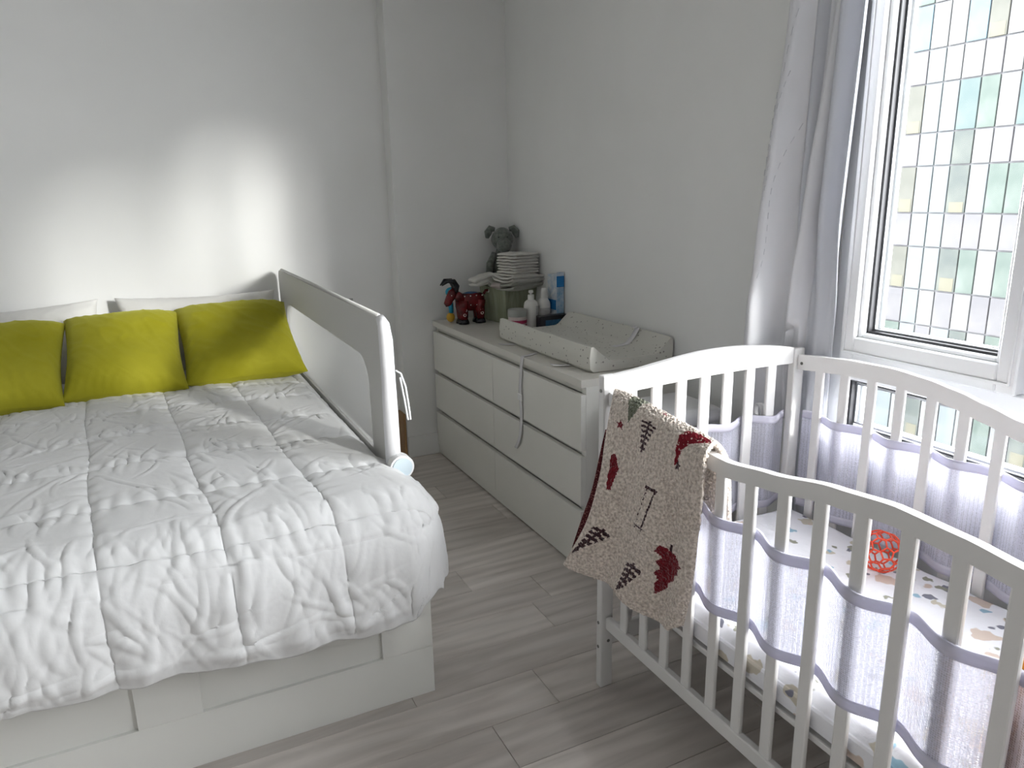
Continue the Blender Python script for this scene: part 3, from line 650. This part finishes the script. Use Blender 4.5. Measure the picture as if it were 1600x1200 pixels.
def duv(u, v):
    ya = -.22 - v * (1.75 + .40)          # arc along length; flat part ends at YFT
    ya_flat = ya
    tR = sm(-1.68, -1.95, ya)
    bmax = .045 + tR * .31
    tot = (XR - XLft) + bmax
    xa = XLft - .30 + u * ((XR + bmax) - (XLft - .30))
    a = max(0, YFT - ya); b_ = max(0, xa - XR); bl = max(0, XLft - xa)
    # hem waviness
    hem = 1 + .04 * N3(xa * 4, 3.3) + .03 * N3(xa * 13, 1.7)
    a *= hem * (.95 - .075 * sm(-1.6, -2.15, xa))
    rr = math.hypot(a, b_ if b_ > 0 else bl); R = .135 if tR > .3 else .135
    dx, dy = ((b_ if b_ > 0 else -bl) / rr, -a / rr) if rr > 1e-6 else (0, 0)
    q_ = R * PI / 2
    if b_ > 0 and a > 0: rr = rr / (1 + .55 * min(a, b_) / max(a, b_) * max(0, min(1, (rr - .2) / .25)))
    if rr < q_: h, dr, nz = R * math.sin(rr / R), R * (1 - math.cos(rr / R)), math.cos(rr / R)
    else: h, dr, nz = R + .10 * (rr - q_), R + (rr - q_), 0.0
    x0 = min(max(xa, XLft), XR); y0 = max(ya, YFT)
    # quilting
    wob = .012 * N3(ya * 2.2, xa * 1.1, 5)
    sl = (ya + .5) * -.065
    fu = ((xa - wob - sl + 2.165) / .272); du_ = abs(fu - round(fu)) * .272
    wv_ = .012 * N3(xa * 3, ya * 1.5, 9)
    dv_ = min(abs(ya - wv_ - s_) for s_ in yv)
    pf = .012 * (1 - math.exp(-du_ / .016)) + .012 * (1 - math.exp(-dv_ / .014))
    wr = crease(xa, ya) + .004 * N3(xa * 4, ya * 4, 2)
    pk_ = math.exp(-dv_ / .035) * .004 * math.sin(xa * 120 + 9 * N3(xa * 6, ya * 2, 1)) + math.exp(-du_ / .03) * .003 * math.sin(ya * 95 + 9 * N3(ya * 5, xa, 3))
    d = pf + wr * (1 - .5 * math.exp(-dv_ / .015)) + pk_
    side = 1 - nz
    if side > .5: d = d * (1 - .85 * sm(0, .12, b_)) + (1 - .75 * sm(0, .12, b_)) * ( .016 * N3(xa * 6 + 3, ya * 2, 2) + .012 * math.sin((xa if a > b_ else ya) * 34 + 4 * N3(xa * 3, ya * 3, 8)) * sm(q_, q_ + .2, rr))
    edge = min(1, (1 - v) / .02, u / .02, (1 - u) / .02); d *= .3 + .7 * edge
    sag = .02 * math.sin(PI * min(1, max(0, (xa + 2.6) / 1.25)))
    return (x0 + dx * h + dx * d * side + 1.96, y0 + dy * h + dy * d * side + 1.2, .662 - dr + d * nz + sag * (1 - sm(-1.5, -2.0, ya)) - .6 - .02)
o = sss('duvet_cover', duv, 380, 460, duvet_m, du)
m_ = o.modifiers.new('thickness', 'SOLIDIFY'); m_.thickness = .012; m_.offset = -1

# cushions and pillows
def cushion(name, c, wd, hg, th, m, label, cat, rot, group=None, seed=0, pinch=.07, n=60):
    t = thing(name, c, label, cat, group); t.rotation_euler = rot
    def f(u, v, s):
        U, V = 2 * u - 1, 2 * v - 1
        x = wd / 2 * U * (1 - pinch * (1 - V * V) * abs(U) ** 3); y = hg / 2 * V * (1 - pinch * (1 - U * U) * abs(V) ** 3)
        e = max(0, (1 - U ** 4)) * max(0, (1 - V ** 4)); h = th / 2 * e ** .55
        d2 = min(1 - abs(U), 1 - abs(V))
        wr = .012 * N3(x * 5 + seed, y * 5, s * 3) * min(1, d2 * 5)
        ang = math.atan2(abs(V), abs(U) + 1e-6)
        wr += .005 * math.sin(18 * N3(x * 3 + seed, y * 3, 1) + 30 * (abs(U) - abs(V))) * math.exp(-d2 * 9) * min(1, d2 * 14)
        n2_ = N3((x + y) * 11 + seed * 3, (x - y) * 4 + 5, 3); wr += .004 * (1 - min(1, abs(n2_) * 5)) ** 2 * min(1, d2 * 6)
        return (x, y, s * (h + .002) + wr * (1 if s > 0 else .5))
    vs3 = []; fs3 = []
    for s in (1, -1):
        b0 = len(vs3)
        for jj in range(n):
            for ii in range(n): vs3.append(f(ii / (n - 1), jj / (n - 1), s))
        for jj in range(n - 1):
            for ii in range(n - 1):
                a = b0 + jj * n + ii; q4 = (a, a + 1, a + n + 1, a + n); fs3.append(q4 if s > 0 else q4[::-1])
    per = [ii for ii in range(n)] + [jj * n + n - 1 for jj in range(1, n)] + [(n - 1) * n + ii for ii in range(n - 2, -1, -1)] + [jj * n for jj in range(n - 2, 0, -1)]
    for k2 in range(len(per)):
        a, b2_ = per[k2], per[(k2 + 1) % len(per)]; fs3.append((b2_, a, a + n * n, b2_ + n * n))
    mesh_obj('cover', vs3, fs3, m, t, True)
    return t
th = math.radians(31)
cushion('cushion', (-1.545, -.375, .835), .50, .50, .19, olive, 'olive green velvet cushion beside the bed rail', 'cushion', (th, 0, .02), 'olive green cushions', 1)
cushion('cushion', (-2.005, -.405, .83), .455, .50, .19, olive, 'olive green velvet cushion between the other two green ones', 'cushion', (th, 0, -.02), 'olive green cushions', 7)
cushion('cushion', (-2.455, -.43, .825), .47, .50, .19, olive, 'olive green velvet cushion cut off by the left photo edge', 'cushion', (th, 0, -.02), 'olive green cushions', 13)
tp = math.radians(62)
cushion('pillow', (-1.675, -.075, .81), .72, .46, .15, pillow_m, 'white bed pillow behind the two right green cushions', 'pillow', (tp, .015, .0), 'white bed pillows', 21, .09)
cushion('pillow', (-2.44, -.075, .80), .70, .46, .15, pillow_m, 'white bed pillow behind the leftmost green cushion', 'pillow', (tp, -.05, .0), 'white bed pillows', 31, .08)

# ------------------------------------------------------------ bed rail
br = thing('bed_rail', (-1.27, -.85, .62), 'grey fabric child safety rail with white mesh along the bed side', 'bed rail')
RO = (-1.27, -.85, .62)
def ring_pts(y0, y1, z0, z1, rt, n=8):
    pts = []
    for (cy, cz, a0) in ((y0 + rt, z1 - rt, PI), (y1 - rt, z1 - rt, PI / 2)):
        for k2 in range(n + 1):
            a = a0 - k2 * PI / 2 / n; pts.append((cy + rt * math.cos(a), cz + rt * math.sin(a)))
    pts += [(y1, z0 + .4 * (z1 - z0)), (y1, z0), ((y0 + y1) / 2, z0), (y0, z0), (y0, z0 + .4 * (z1 - z0))]
    return pts
outer = ring_pts(-1.785, .055, .62, 1.105, .05); inner = ring_pts(-1.60, -.085, .655, .955, .10)
bm = bmesh.new(); n = len(outer)
L = []
for x_ in (-.013, .013):
    L.append([bm.verts.new((x_, p[0] - RO[1], p[1] - RO[2])) for p in outer]); L.append([bm.verts.new((x_ * .8, p[0] - RO[1], p[1] - RO[2])) for p in inner])
for k2 in range(n):
    a = (k2 + 1) % n
    bm.faces.new((L[0][k2], L[0][a], L[1][a], L[1][k2])); bm.faces.new((L[2][k2], L[3][k2], L[3][a], L[2][a]))
    bm.faces.new((L[0][k2], L[2][k2], L[2][a], L[0][a])); bm.faces.new((L[1][k2], L[1][a], L[3][a], L[3][k2]))
bm_obj('fabric_band', bm, railf, br)
bm = bmesh.new(); vs4 = [bm.verts.new((0, p[0] - RO[1], p[1] - RO[2])) for p in [(a * 1.0, b2_) for a, b2_ in inner]]
bm.faces.new(vs4); bmesh.ops.triangulate(bm, faces=bm.faces); bm_obj('mesh_panel', bm, rail_net, br)
tube('frame_tube', [(0, p[0] - RO[1], p[1] - RO[2]) for p in [(.055, .62), (.055, 1.0)] + outer[9:8:-1]][:2], .012, railw, br, 10)
tube('end_sleeve', [(0, -1.785 - RO[1], .64 - RO[2]), (0, -1.785 - RO[1], .85 - RO[2]), (0, -1.786 - RO[1], .93 - RO[2]), (0, -1.783 - RO[1], 1.04 - RO[2]), (0, -1.77 - RO[1], 1.085 - RO[2]), (0, -1.74 - RO[1], 1.10 - RO[2])], [.024, .023, .021, .021, .018, .014], railw, br, 12)
tube('top_seam', [(0, -1.72 - RO[1], 1.105 - RO[2]), (0, -.8 - RO[1], 1.106 - RO[2]), (0, .02 - RO[1], 1.104 - RO[2])], .008, railf, br, 8)
tube('drawstring', [(.022, -1.79 - RO[1], .95 - RO[2]), (.035, -1.80 - RO[1], .94 - RO[2]), (.044, -1.81 - RO[1], .90 - RO[2]), (.050, -1.815 - RO[1], .83 - RO[2]), (.052, -1.815 - RO[1], .80 - RO[2]), (.044, -1.815 - RO[1], .80 - RO[2]), (.038, -1.812 - RO[1], .86 - RO[2]), (.03, -1.805 - RO[1], .93 - RO[2])], .0028, railw, br, 6)
hb = bmesh.new(); tube_bm(hb, [(.012, -1.80 - RO[1], .66 - RO[2]), (.012, -1.835 - RO[1], .66 - RO[2])], .037, 24); hg = bm_obj('hinge', hb, whitep, br)
hb = bmesh.new(); tube_bm(hb, [(.012, -1.834 - RO[1], .66 - RO[2]), (.012, -1.839 - RO[1], .66 - RO[2])], .030, 24); bm_obj('hinge_cap', hb, railp, hg)

# ------------------------------------------------------------ crib
CX0, CX1, CY0, CY1 = -.803, -.059, -2.205, -3.53
CO = (-.43, -2.87, 0)
cr = thing('crib', CO, 'white wooden baby crib with wavy top rails beside the window', 'crib')
def k3(x, y, z): return (x - CO[0], y - CO[1], z)
def crbox(name, x0, x1, y0, y1, z0, z1, par=cr, bev=.004, seg=2, m=crib_m): return cbox(name, x0, x1, y0, y1, z0, z1, m, par, bev, seg, CO)
def screw(par, x, y, z, d):
    bm = bmesh.new(); dv = Vector(d); tube_bm(bm, [Vector(k3(x, y, z)) - dv * .002, Vector(k3(x, y, z)) + dv * .0015], .005, 10); return bm_obj('screw', bm, metal_m, par)
for px_ in ((CX0, CX0 + .042), (CX1 - .042, CX1)):
    for py_ in ((CY0 - .026, CY0), (CY1, CY1 + .026)):
        p = crbox('post', px_[0], px_[1], py_[0], py_[1], 0, .968 if py_[1] == CY0 else .968)
        if py_[1] == CY0 and px_[0] == CX0:
            for z_ in (.36, .155): screw(p, CX0 + .026, CY0 - .026, z_, (0, -1, 0))
            for z_ in (.215, .135, .925): screw(p, CX0, CY0 - .012, z_, (-1, 0, 0))
def wave(pts, y):
    ps = sorted(pts, key=lambda p: -p[0])
    if y >= ps[0][0]: return ps[0][1]
    for (a, b_) in zip(ps, ps[1:]):
        if y >= b_[0]:
            t_ = (a[0] - y) / (a[0] - b_[0]); t_ = t_ * t_ * (3 - 2 * t_) * .5 + t_ * .5; return a[1] + (b_[1] - a[1]) * t_
    return ps[-1][1]
near = [(-2.23, .922), (-2.45, .893), (-2.614, .876), (-2.70, .873), (-2.819, .888), (-2.974, .914), (-3.10, .925), (-3.22, .919), (-3.32, .908), (-3.505, .915)]
far = [(-2.23, .948), (-2.32, .958), (-2.43, .967), (-2.561, .970), (-2.66, .962), (-2.743, .949), (-2.82, .931), (-2.9, .911), (-3.0, .90), (-3.15, .895), (-3.3, .91), (-3.505, .93)]
def side(xa, xb, prof_, hgt, scr):
    n = 60; top = []; bot = []
    for k2 in range(n + 1):
        y_ = CY0 - .027 + (CY1 + .027 - CY0 + .027) * k2 / n; z_ = wave(prof_, y_); top.append((y_ - CO[1], z_)); bot.append((y_ - CO[1], z_ - hgt))
    sd_ = prism('top_rail', top + bot[::-1], 0, xa - CO[0], xb - CO[0], crib_m, cr, .003)
    crbox('bottom_rail', xa, xb, CY1 + .027, CY0 - .027, .197, .236)
    y_ = -2.314
    while y_ > CY1 + .05:
        crbox('slat', (xa + xb) / 2 - .006, (xa + xb) / 2 + .006, y_ - .015, y_ + .015, .232, wave(prof_, y_) - hgt + .01)
        y_ -= .0905
    if scr: screw(sd_, xa, CY0 - .045, .925, (-1, 0, 0))
side(-.789, -.769, near, .036, False)
side(-.091, -.071, far, .046, True)
def endpanel(y0, y1):
    n = 30; pts = [(-.761, .967), (-.70, .972), (-.62, .982), (-.527, .993), (-.439, .999), (-.318, .998), (-.19, .986), (-.101, .972)]
    top = [tuple(v - (CO[0] if i2 == 0 else 0) for i2, v in enumerate(catmull([(a, b_, 0) for a, b_ in pts], k2 / n)[:2])) for k2 in range(n + 1)]
    bpt = [(-.761, .910), (-.6, .918), (-.43, .924), (-.25, .925), (-.101, .922)]
    bot = [tuple(v - (CO[0] if i2 == 0 else 0) for i2, v in enumerate(catmull([(a, b_, 0) for a, b_ in bpt], k2 / n)[:2])) for k2 in range(n + 1)]
    prism('end_rail', top + bot[::-1], 1, y0 - CO[1], y1 - CO[1], crib_m, cr, .003)
    crbox('bottom_rail', -.761, -.101, y0, y1, .138, .195)
    for k2 in range(8): 
        x_ = -.704 + .0868 * k2 - .0
        if x_ < -.11: crbox('slat', x_ - .018, x_ + .018, (y0 + y1) / 2 - .006, (y0 + y1) / 2 + .006, .19, .925)
endpanel(CY0 - .022, CY0 - .004); endpanel(CY1 + .004, CY1 + .022)
for k2 in range(9): crbox('bed_slat', CX0 + .05, CX1 - .05, CY0 - .14 - k2 * .135, CY0 - .075 - k2 * .135, .362, .374)
crbox('mattress_support', -.765, -.745, CY1 + .03, CY0 - .03, .345, .362); crbox('mattress_support', -.115, -.097, CY1 + .03, CY0 - .03, .345, .362)
cm = thing('crib_mattress', (-.43, -2.87, .376), 'crib mattress in a white fitted sheet printed with pale animals', 'mattress')
mv = []; 
def matf(u, v):
    x = -.765 + .668 * u; y_ = -2.245 - 1.25 * v; e = min(u, 1 - u) * .668; e2 = min(v, 1 - v) * 1.25; ee = min(e, e2)
    z_ = .0 + .078 * (1 - max(0, 1 - ee / .022) ** 2) ** .5 if ee < .022 else .078
    wr = .004 * (1 - min(1, abs(N3(x * 6 + y_ * 4, y_ * 5 - x * 9, 3)) * 3)) + .003 * N3(x * 14, y_ * 14, 2)
    if ee > .01: z_ += wr
    return (x + .43, y_ + 2.87, z_)
sh = sss('fitted_sheet', matf, 110, 190, sheet_m, cm)
cbox('mattress_side', -.765, -.097, -3.495, -2.245, .376, .425, sheet_m, cm, .008, 2, (-.43, -2.87, .376))
# mesh bumper woven through the slats
bp = thing('crib_bumper', (-.43, -2.87, .5), 'white mesh crib bumper woven in and out of the slats', 'crib bumper')
BO = (-.43, -2.87, .5)
def band_near(y): return .779 + .013 * math.cos(PI * (y + 2.314) / .0905)
def mk_band(nm, pf_, z0f, z1f, n, trimh=.022):
    def f(u, v): x, y_ = pf_(u); a, b_ = z0f(u), z1f(u); return (x - BO[0], y_ - BO[1], a + (b_ - a) * v - BO[2])
    sss(nm, f, n, 10, bump_net, bp)
    for (za, zb) in ((lambda u: z1f(u) - trimh, lambda u: z1f(u) + .002), (lambda u: z0f(u) - .002, lambda u: z0f(u) + trimh)):
        def g(u, v, za=za, zb=zb): x, y_ = pf_(u); a, b_ = za(u), zb(u); return (x - BO[0], y_ - BO[1], a + (b_ - a) * v - BO[2])
        o_ = sss('binding', g, n, 4, bump_trim, bp, .005)
yA, yB = -2.262, -3.49
def ph(y): return (y + 2.314) / .0905
Y_ = lambda u: yA + (yB - yA) * u
# near side: outside the odd slats, inside the even ones
mk_band('mesh_band', lambda u: (-.779 - .014 * math.cos(PI * ph(Y_(u))), Y_(u)), lambda u: .500 + .003 * math.sin(PI * ph(Y_(u)) - .9) + .006 * N3(u * 7, 1), lambda u: .738 + .003 * math.sin(PI * ph(Y_(u)) - .9) + .008 * N3(u * 6, 3), 320)
mk_band('mesh_band', lambda u: (-.081 + .014 * math.cos(PI * ph(Y_(u))), Y_(u)), lambda u: .462, lambda u: .772 + .003 * math.sin(PI * ph(Y_(u))), 320)
Xh = lambda u: -.755 + .65 * u
mk_band('mesh_band', lambda u: (Xh(u), CY0 - .013 - .014 * math.cos(PI * (Xh(u) + .704) / .0868)), lambda u: .462, lambda u: .765 + .012 * N3(u * 6, 2) , 240)
# open lattice ball
bl = thing('lattice_ball', (-.222, -2.68, .458), 'red orange open lattice ball lying on the crib sheet', 'ball')
lat = mat('translucent_red_rubber', (.82, .09, .04), .35); bsdf(lat).inputs['Subsurface Weight'].default_value = .15; bsdf(lat).inputs['Subsurface Radius'].default_value = (.02, .004, .002)
bm = bmesh.new(); bmesh.ops.create_icosphere(bm, subdivisions=2, radius=.054); bm.faces.ensure_lookup_table()
cs = [f.calc_center_median().normalized() * .054 for f in bm.faces]; prs = [(e.link_faces[0].index, e.link_faces[1].index) for e in bm.edges]; bm.free()
bm = bmesh.new()
rot = Matrix.Rotation(.5, 3, 'X') @ Matrix.Rotation(.3, 3, 'Y')
for a, b_ in prs:
    A_, B_ = rot @ cs[a], rot @ cs[b_]; M_ = ((A_ + B_) / 2).normalized() * .054
    tube_bm(bm, [A_ + Vector((0, 0, .057)), M_ + Vector((0, 0, .057)), B_ + Vector((0, 0, .057))], .0024, 6)
bm_obj('lattice', bm, lat, bl, True)
ot = thing('orange_toy', (-.745, -3.300, .459), 'orange soft toy at the right edge just inside the crib rail', 'toy')
om = mat('orange_plush', (.72, .27, .01), .8, sheen=.3); t, _ = var(om, 40, (.62, .2, .005), (.8, .36, .02)); bump(om, t.outputs[0], .5, .006)
blob('body', (.03, -.03, .135), (.05, .06, .135), om, ot, 20); blob('head', (.03, -.02, .28), (.04, .045, .03), om, ot, 18)

# ------------------------------------------------------------ blanket over the crib rail
G6 = [[[-0.778, -2.251, 0.937], [-0.818, -2.29, 0.907], [-0.845, -2.306, 0.813], [-0.885, -2.351, 0.738], [-0.92, -2.353, 0.621], [-0.95, -2.285, 0.478]],
 [[-0.778, -2.333, 0.936], [-0.818, -2.374, 0.906], [-0.84, -2.384, 0.81], [-0.87, -2.405, 0.71], [-0.9, -2.401, 0.583], [-0.92, -2.355, 0.458]],
 [[-0.778, -2.429, 0.929], [-0.818, -2.466, 0.897], [-0.838, -2.479, 0.806], [-0.855, -2.486, 0.703], [-0.87, -2.472, 0.571], [-0.89, -2.431, 0.453]],
 [[-0.778, -2.512, 0.920], [-0.818, -2.545, 0.888], [-0.835, -2.558, 0.8], [-0.845, -2.559, 0.697], [-0.855, -2.549, 0.569], [-0.865, -2.503, 0.417]],
 [[-0.778, -2.586, 0.913], [-0.818, -2.606, 0.878], [-0.83, -2.613, 0.786], [-0.84, -2.618, 0.679], [-0.845, -2.612, 0.563], [-0.85, -2.587, 0.423]],
 [[-0.778, -2.650, 0.905], [-0.818, -2.658, 0.878], [-0.825, -2.662, 0.785], [-0.83, -2.664, 0.67], [-0.835, -2.657, 0.554], [-0.84, -2.639, 0.453]]]
cols = []
for c in G6:
    y0 = c[0][1]; zt = c[0][2]
    cols.append([(-.728, y0 - .01, .70), (-.735, y0 - .008, .80), (-.742, y0 - .004, zt - .045)] + [tuple(p) for p in c])
BKO = (-.80, -2.45, .93)
bk2 = thing('blanket', BKO, 'cream fleecy blanket with red hat and tree motifs draped over the crib rail', 'blanket')
V0 = 3 / 8   # v of the ridge
def bl_pt(u, v):
    P0 = catmull([tuple(catmull(c, v)) for c in cols], u)
    k_ = sm(V0 + .08, 1, v)
    fold = .016 * math.sin(u * 15 + .8) * k_ + .008 * N3(u * 4, v * 3, 6) * k_
    fz = (.0028 * N3(u * 45, v * 70, 1) + .0025 * N3(u * 90, v * 140, 4)) * min(1, min(u, 1 - u) * 14)
    nrm = Vector((-1, 0, .1)) if v > V0 + .06 else (Vector((0, 0, 1)) if v > V0 - .05 else Vector((1, 0, 0)))
    P0 = P0 + nrm * (fold + fz)
    return (P0.x - BKO[0], P0.y - BKO[1], P0.z - BKO[2])
def inpoly(x, y, P):
    c = False; n = len(P)
    for i2 in range(n):
        x1, y1 = P[i2]; x2, y2 = P[(i2 + 1) % n]
        if (y1 > y) != (y2 > y) and x < (x2 - x1) * (y - y1) / (y2 - y1 + 1e-12) + x1: c = not c
    return c
# motif polygons in a local frame: x to the right, y downwards, in metres (u span ~.37 m, v span ~.62 m below the ridge)
WU, WV = .37, .80
def star(r): return [((r if k2 % 2 == 0 else r * .4) * math.sin(k2 * PI / 5), (-r if k2 % 2 == 0 else -r * .4) * math.cos(k2 * PI / 5)) for k2 in range(10)]
hat = [(-.045, .035), (-.042, -.005), (-.02, -.035), (.01, -.05), (.05, -.05), (.062, -.038), (.03, -.018), (.0, .0), (-.022, .025), (-.04, .065), (-.05, .075)]
cone = [(-.004, .055), (-.01, .0), (-.0, -.045), (.03, -.065), (.045, -.058), (.03, -.03), (.012, .02)]
tree = [(-.030, -.040), (.0, -.036), (.034, -.032), (.022, -.019), (.028, -.010), (.016, .001), (.020, .010), (.008, .019), (.010, .028), (-.002, .045), (-.010, .030), (-.008, .022), (-.018, .012), (-.013, .003), (-.024, -.008), (-.018, -.018), (-.031, -.026)]
def spruce(x, y, wd, ht, sk=0):
    x *= .75; y *= .9  # branch strokes on a stem
    x = x - sk * y
    if abs(x) < .0022 and abs(y) < ht: return True
    for k2 in range(6):
        y0 = -ht * .8 + k2 * ht * .3; hw = wd * (1 - k2 * .14)
        if abs(x) < hw and abs(y - y0 - .25 * abs(x)) < .0032: return True
    return False
def motif(u, v):
    X, Y = u * WU, (v - V0) * WV
    def at(cu, cv): return X - cu * WU, Y - (cv - V0) * WV
    x, y = at(.80, .475)
    if inpoly(x * .85, y * .85, hat): return 2
    x, y = at(.685, .575)
    if inpoly(x, y, star(.016)): return 4
    x, y = at(.50, .40)
    if inpoly(x, y, star(.014)): return 1
    x, y = at(.21, .455)
    if inpoly(x * .8, y * .8, cone): return 3
    x, y = at(.135, .555)
    if inpoly(x, y, star(.014)): return 1
    x, y = at(.36, .545)
    if spruce(x, y, .018, .042, -.15): return 4
    x, y = at(.68, .875)
    if inpoly((x + .35 * y) * .60, y * .95, tree): return 1
    if abs(x + .004) < .003 and -.052 < y < -.03: return 4
    x, y = at(.44, .935)
    if spruce(x, y, .018, .034, -.2): return 4
    x, y = at(.12, .70)
    if inpoly(x * 1.6, y, [(-.012, -.035), (.008, -.045), (.028, -.01), (.02, .01), (.01, .045), (-.006, .05), (-.012, .01)]): return 1
    x, y = at(.10, .90)
    if spruce(x, y, .014, .034, -.5): return 4
    x, y = at(.44, .745)
    x2, y2 = x + .25 * y, y
    if -.05 < y2 < .05 and (abs(x2 - .014) < .0024 or (abs(x2 + .010) < .0018 and int((y2 + .1) * 160) % 2)): return 4
    if (abs(y2 + .045) < .0028 or abs(y2 - .045) < .002) and -.018 < x2 < .02: return 4
    return 0
o = sss('front_fleece', bl_pt, 210, 330, None, bk2, 0, False, [cream, kred, kredd, kgreen, kblack], motif)
m_ = o.modifiers.new('thickness', 'SOLIDIFY'); m_.thickness = .012; m_.offset = 1
rl = [[-0.835, -2.29, 0.84], [-0.855, -2.30, 0.793], [-0.87, -2.285, 0.682], [-0.885, -2.255, 0.581], [-0.91, -2.245, 0.497]]
rr_ = [[-0.825, -2.33, 0.84], [-0.835, -2.345, 0.75], [-0.85, -2.37, 0.672], [-0.865, -2.36, 0.598], [-0.895, -2.30, 0.485]]
def redf(u, v):
    a = catmull(rl, v); b_ = catmull(rr_, v); p = a.lerp(b_, u); p.x += .012 * math.sin(PI * u); return (p.x - BKO[0], p.y - BKO[1], p.z - BKO[2])
o = sss('reverse_side', redf, 16, 40, kback, bk2, .006); o['label'] = 'dark red flecked reverse side of the blanket'

# ------------------------------------------------------------ curtains
cu = thing('curtain', (-.1, -2.15, 1.6), 'silver grey satin curtain panel hanging left of the window', 'curtain')
CU = (-.1, -2.15, 1.6)
prl = [(-.012, 0), (-.055, .025), (-.085, .065), (-.075, .105), (-.035, .12), (-.05, .135), (-.11, .17), (-.152, .27), (-.15, .37), (-.115, .48), (-.075, .60), (-.062, .72), (-.085, .84), (-.065, .93), (-.025, 1)]
def curt(u, v):
    z_ = 2.55 - v * 1.83
    p = catmull([(a, b_, 0) for a, b_ in prl], u)
    low = sm(2.2, .95, z_)
    yl = -2.075 + .055 * low; yr = -2.30 + .095 * low
    x = p.x * (1 + .1 * N3(z_ * 2, u * 4)) * (.75 + .3 * low); y_ = yl + (yr - yl) * p.y
    tk = sm(.92, .72, z_); ycen = -2.14; y_ = y_ + (ycen - y_) * .35 * tk; x = x * (1 - .25 * tk)
    x += .006 * N3(u * 9, z_ * 6, 3) * low
    if y_ < -2.175: 
        lim = -.056 if z_ < 1.03 else -.5; x = max(x, lim)
    return (x - CU[0] , y_ - CU[1], z_ - CU[2])
sss('satin_panel', curt, 130, 120, drape, cu, .003)
# woven silver thread lines on the satin
def thr(u0, v0, u1, v1, am):
    pts = []
    for k2 in range(26):
        t_ = k2 / 25; p = curt(min(1, max(0, u0 + (u1 - u0) * t_ + am * math.sin(t_ * 5))), v0 + (v1 - v0) * t_); pts.append((p[0] - .0035, p[1], p[2]))
    return pts
bm = bmesh.new()
for a in ((.66, .10, .60, .42, .05), (.60, .42, .52, .62, -.03), (.50, .30, .56, .12, .03), (.50, .45, .46, .70, .03), (.14, .22, .12, .5, .04), (.15, .5, .2, .8, .03), (.7, .5, .55, .75, -.04)):
    tt = thr(*a)
    for k2 in range(0, 25, 2): tube_bm(bm, tt[k2:k2 + 2], .0009, 5)
o = bm_obj('thread_pattern', bm, thread, cu, True)
lin = thing('curtain_lining', (-.05, -2.28, 1.6), 'plain white lining curtain between the satin curtain and the window frame', 'curtain')
LO = (-.05, -2.28, 1.6)
def linf(u, v):
    z_ = 2.55 - v * 2.45; low = sm(2.2, .95, z_)
    yl = -2.19 + .02 * low; yr = -2.352 + .035 * low
    y_ = yl + (yr - yl) * u
    x = -.030 - (.015 + .03 * (z_ > 1.05) * sm(1.05, 1.4, z_)) * (.5 + .5 * math.sin(u * 12.5 + 1.0)) 
    if z_ < 1.05: x = max(x, -.052)
    return (x - LO[0], y_ - LO[1], z_ - LO[2])
sss('lining_panel', linf, 60, 60, sheer, lin, .002)
ck = thing('cord_coil', (-.185, -2.175, .72), 'small white coiled cord hanging at the bottom of the satin curtain', 'cord')
bm = bmesh.new()
for k2 in range(3): tube_bm(bm, [((.006 * k2), .018 * math.cos(a * PI / 8 + k2), .045 + .024 * math.sin(a * PI / 8 + k2)) for a in range(16)], .004, 6, closed=True)
bm_obj('coil', bm, strap_m, ck, True)
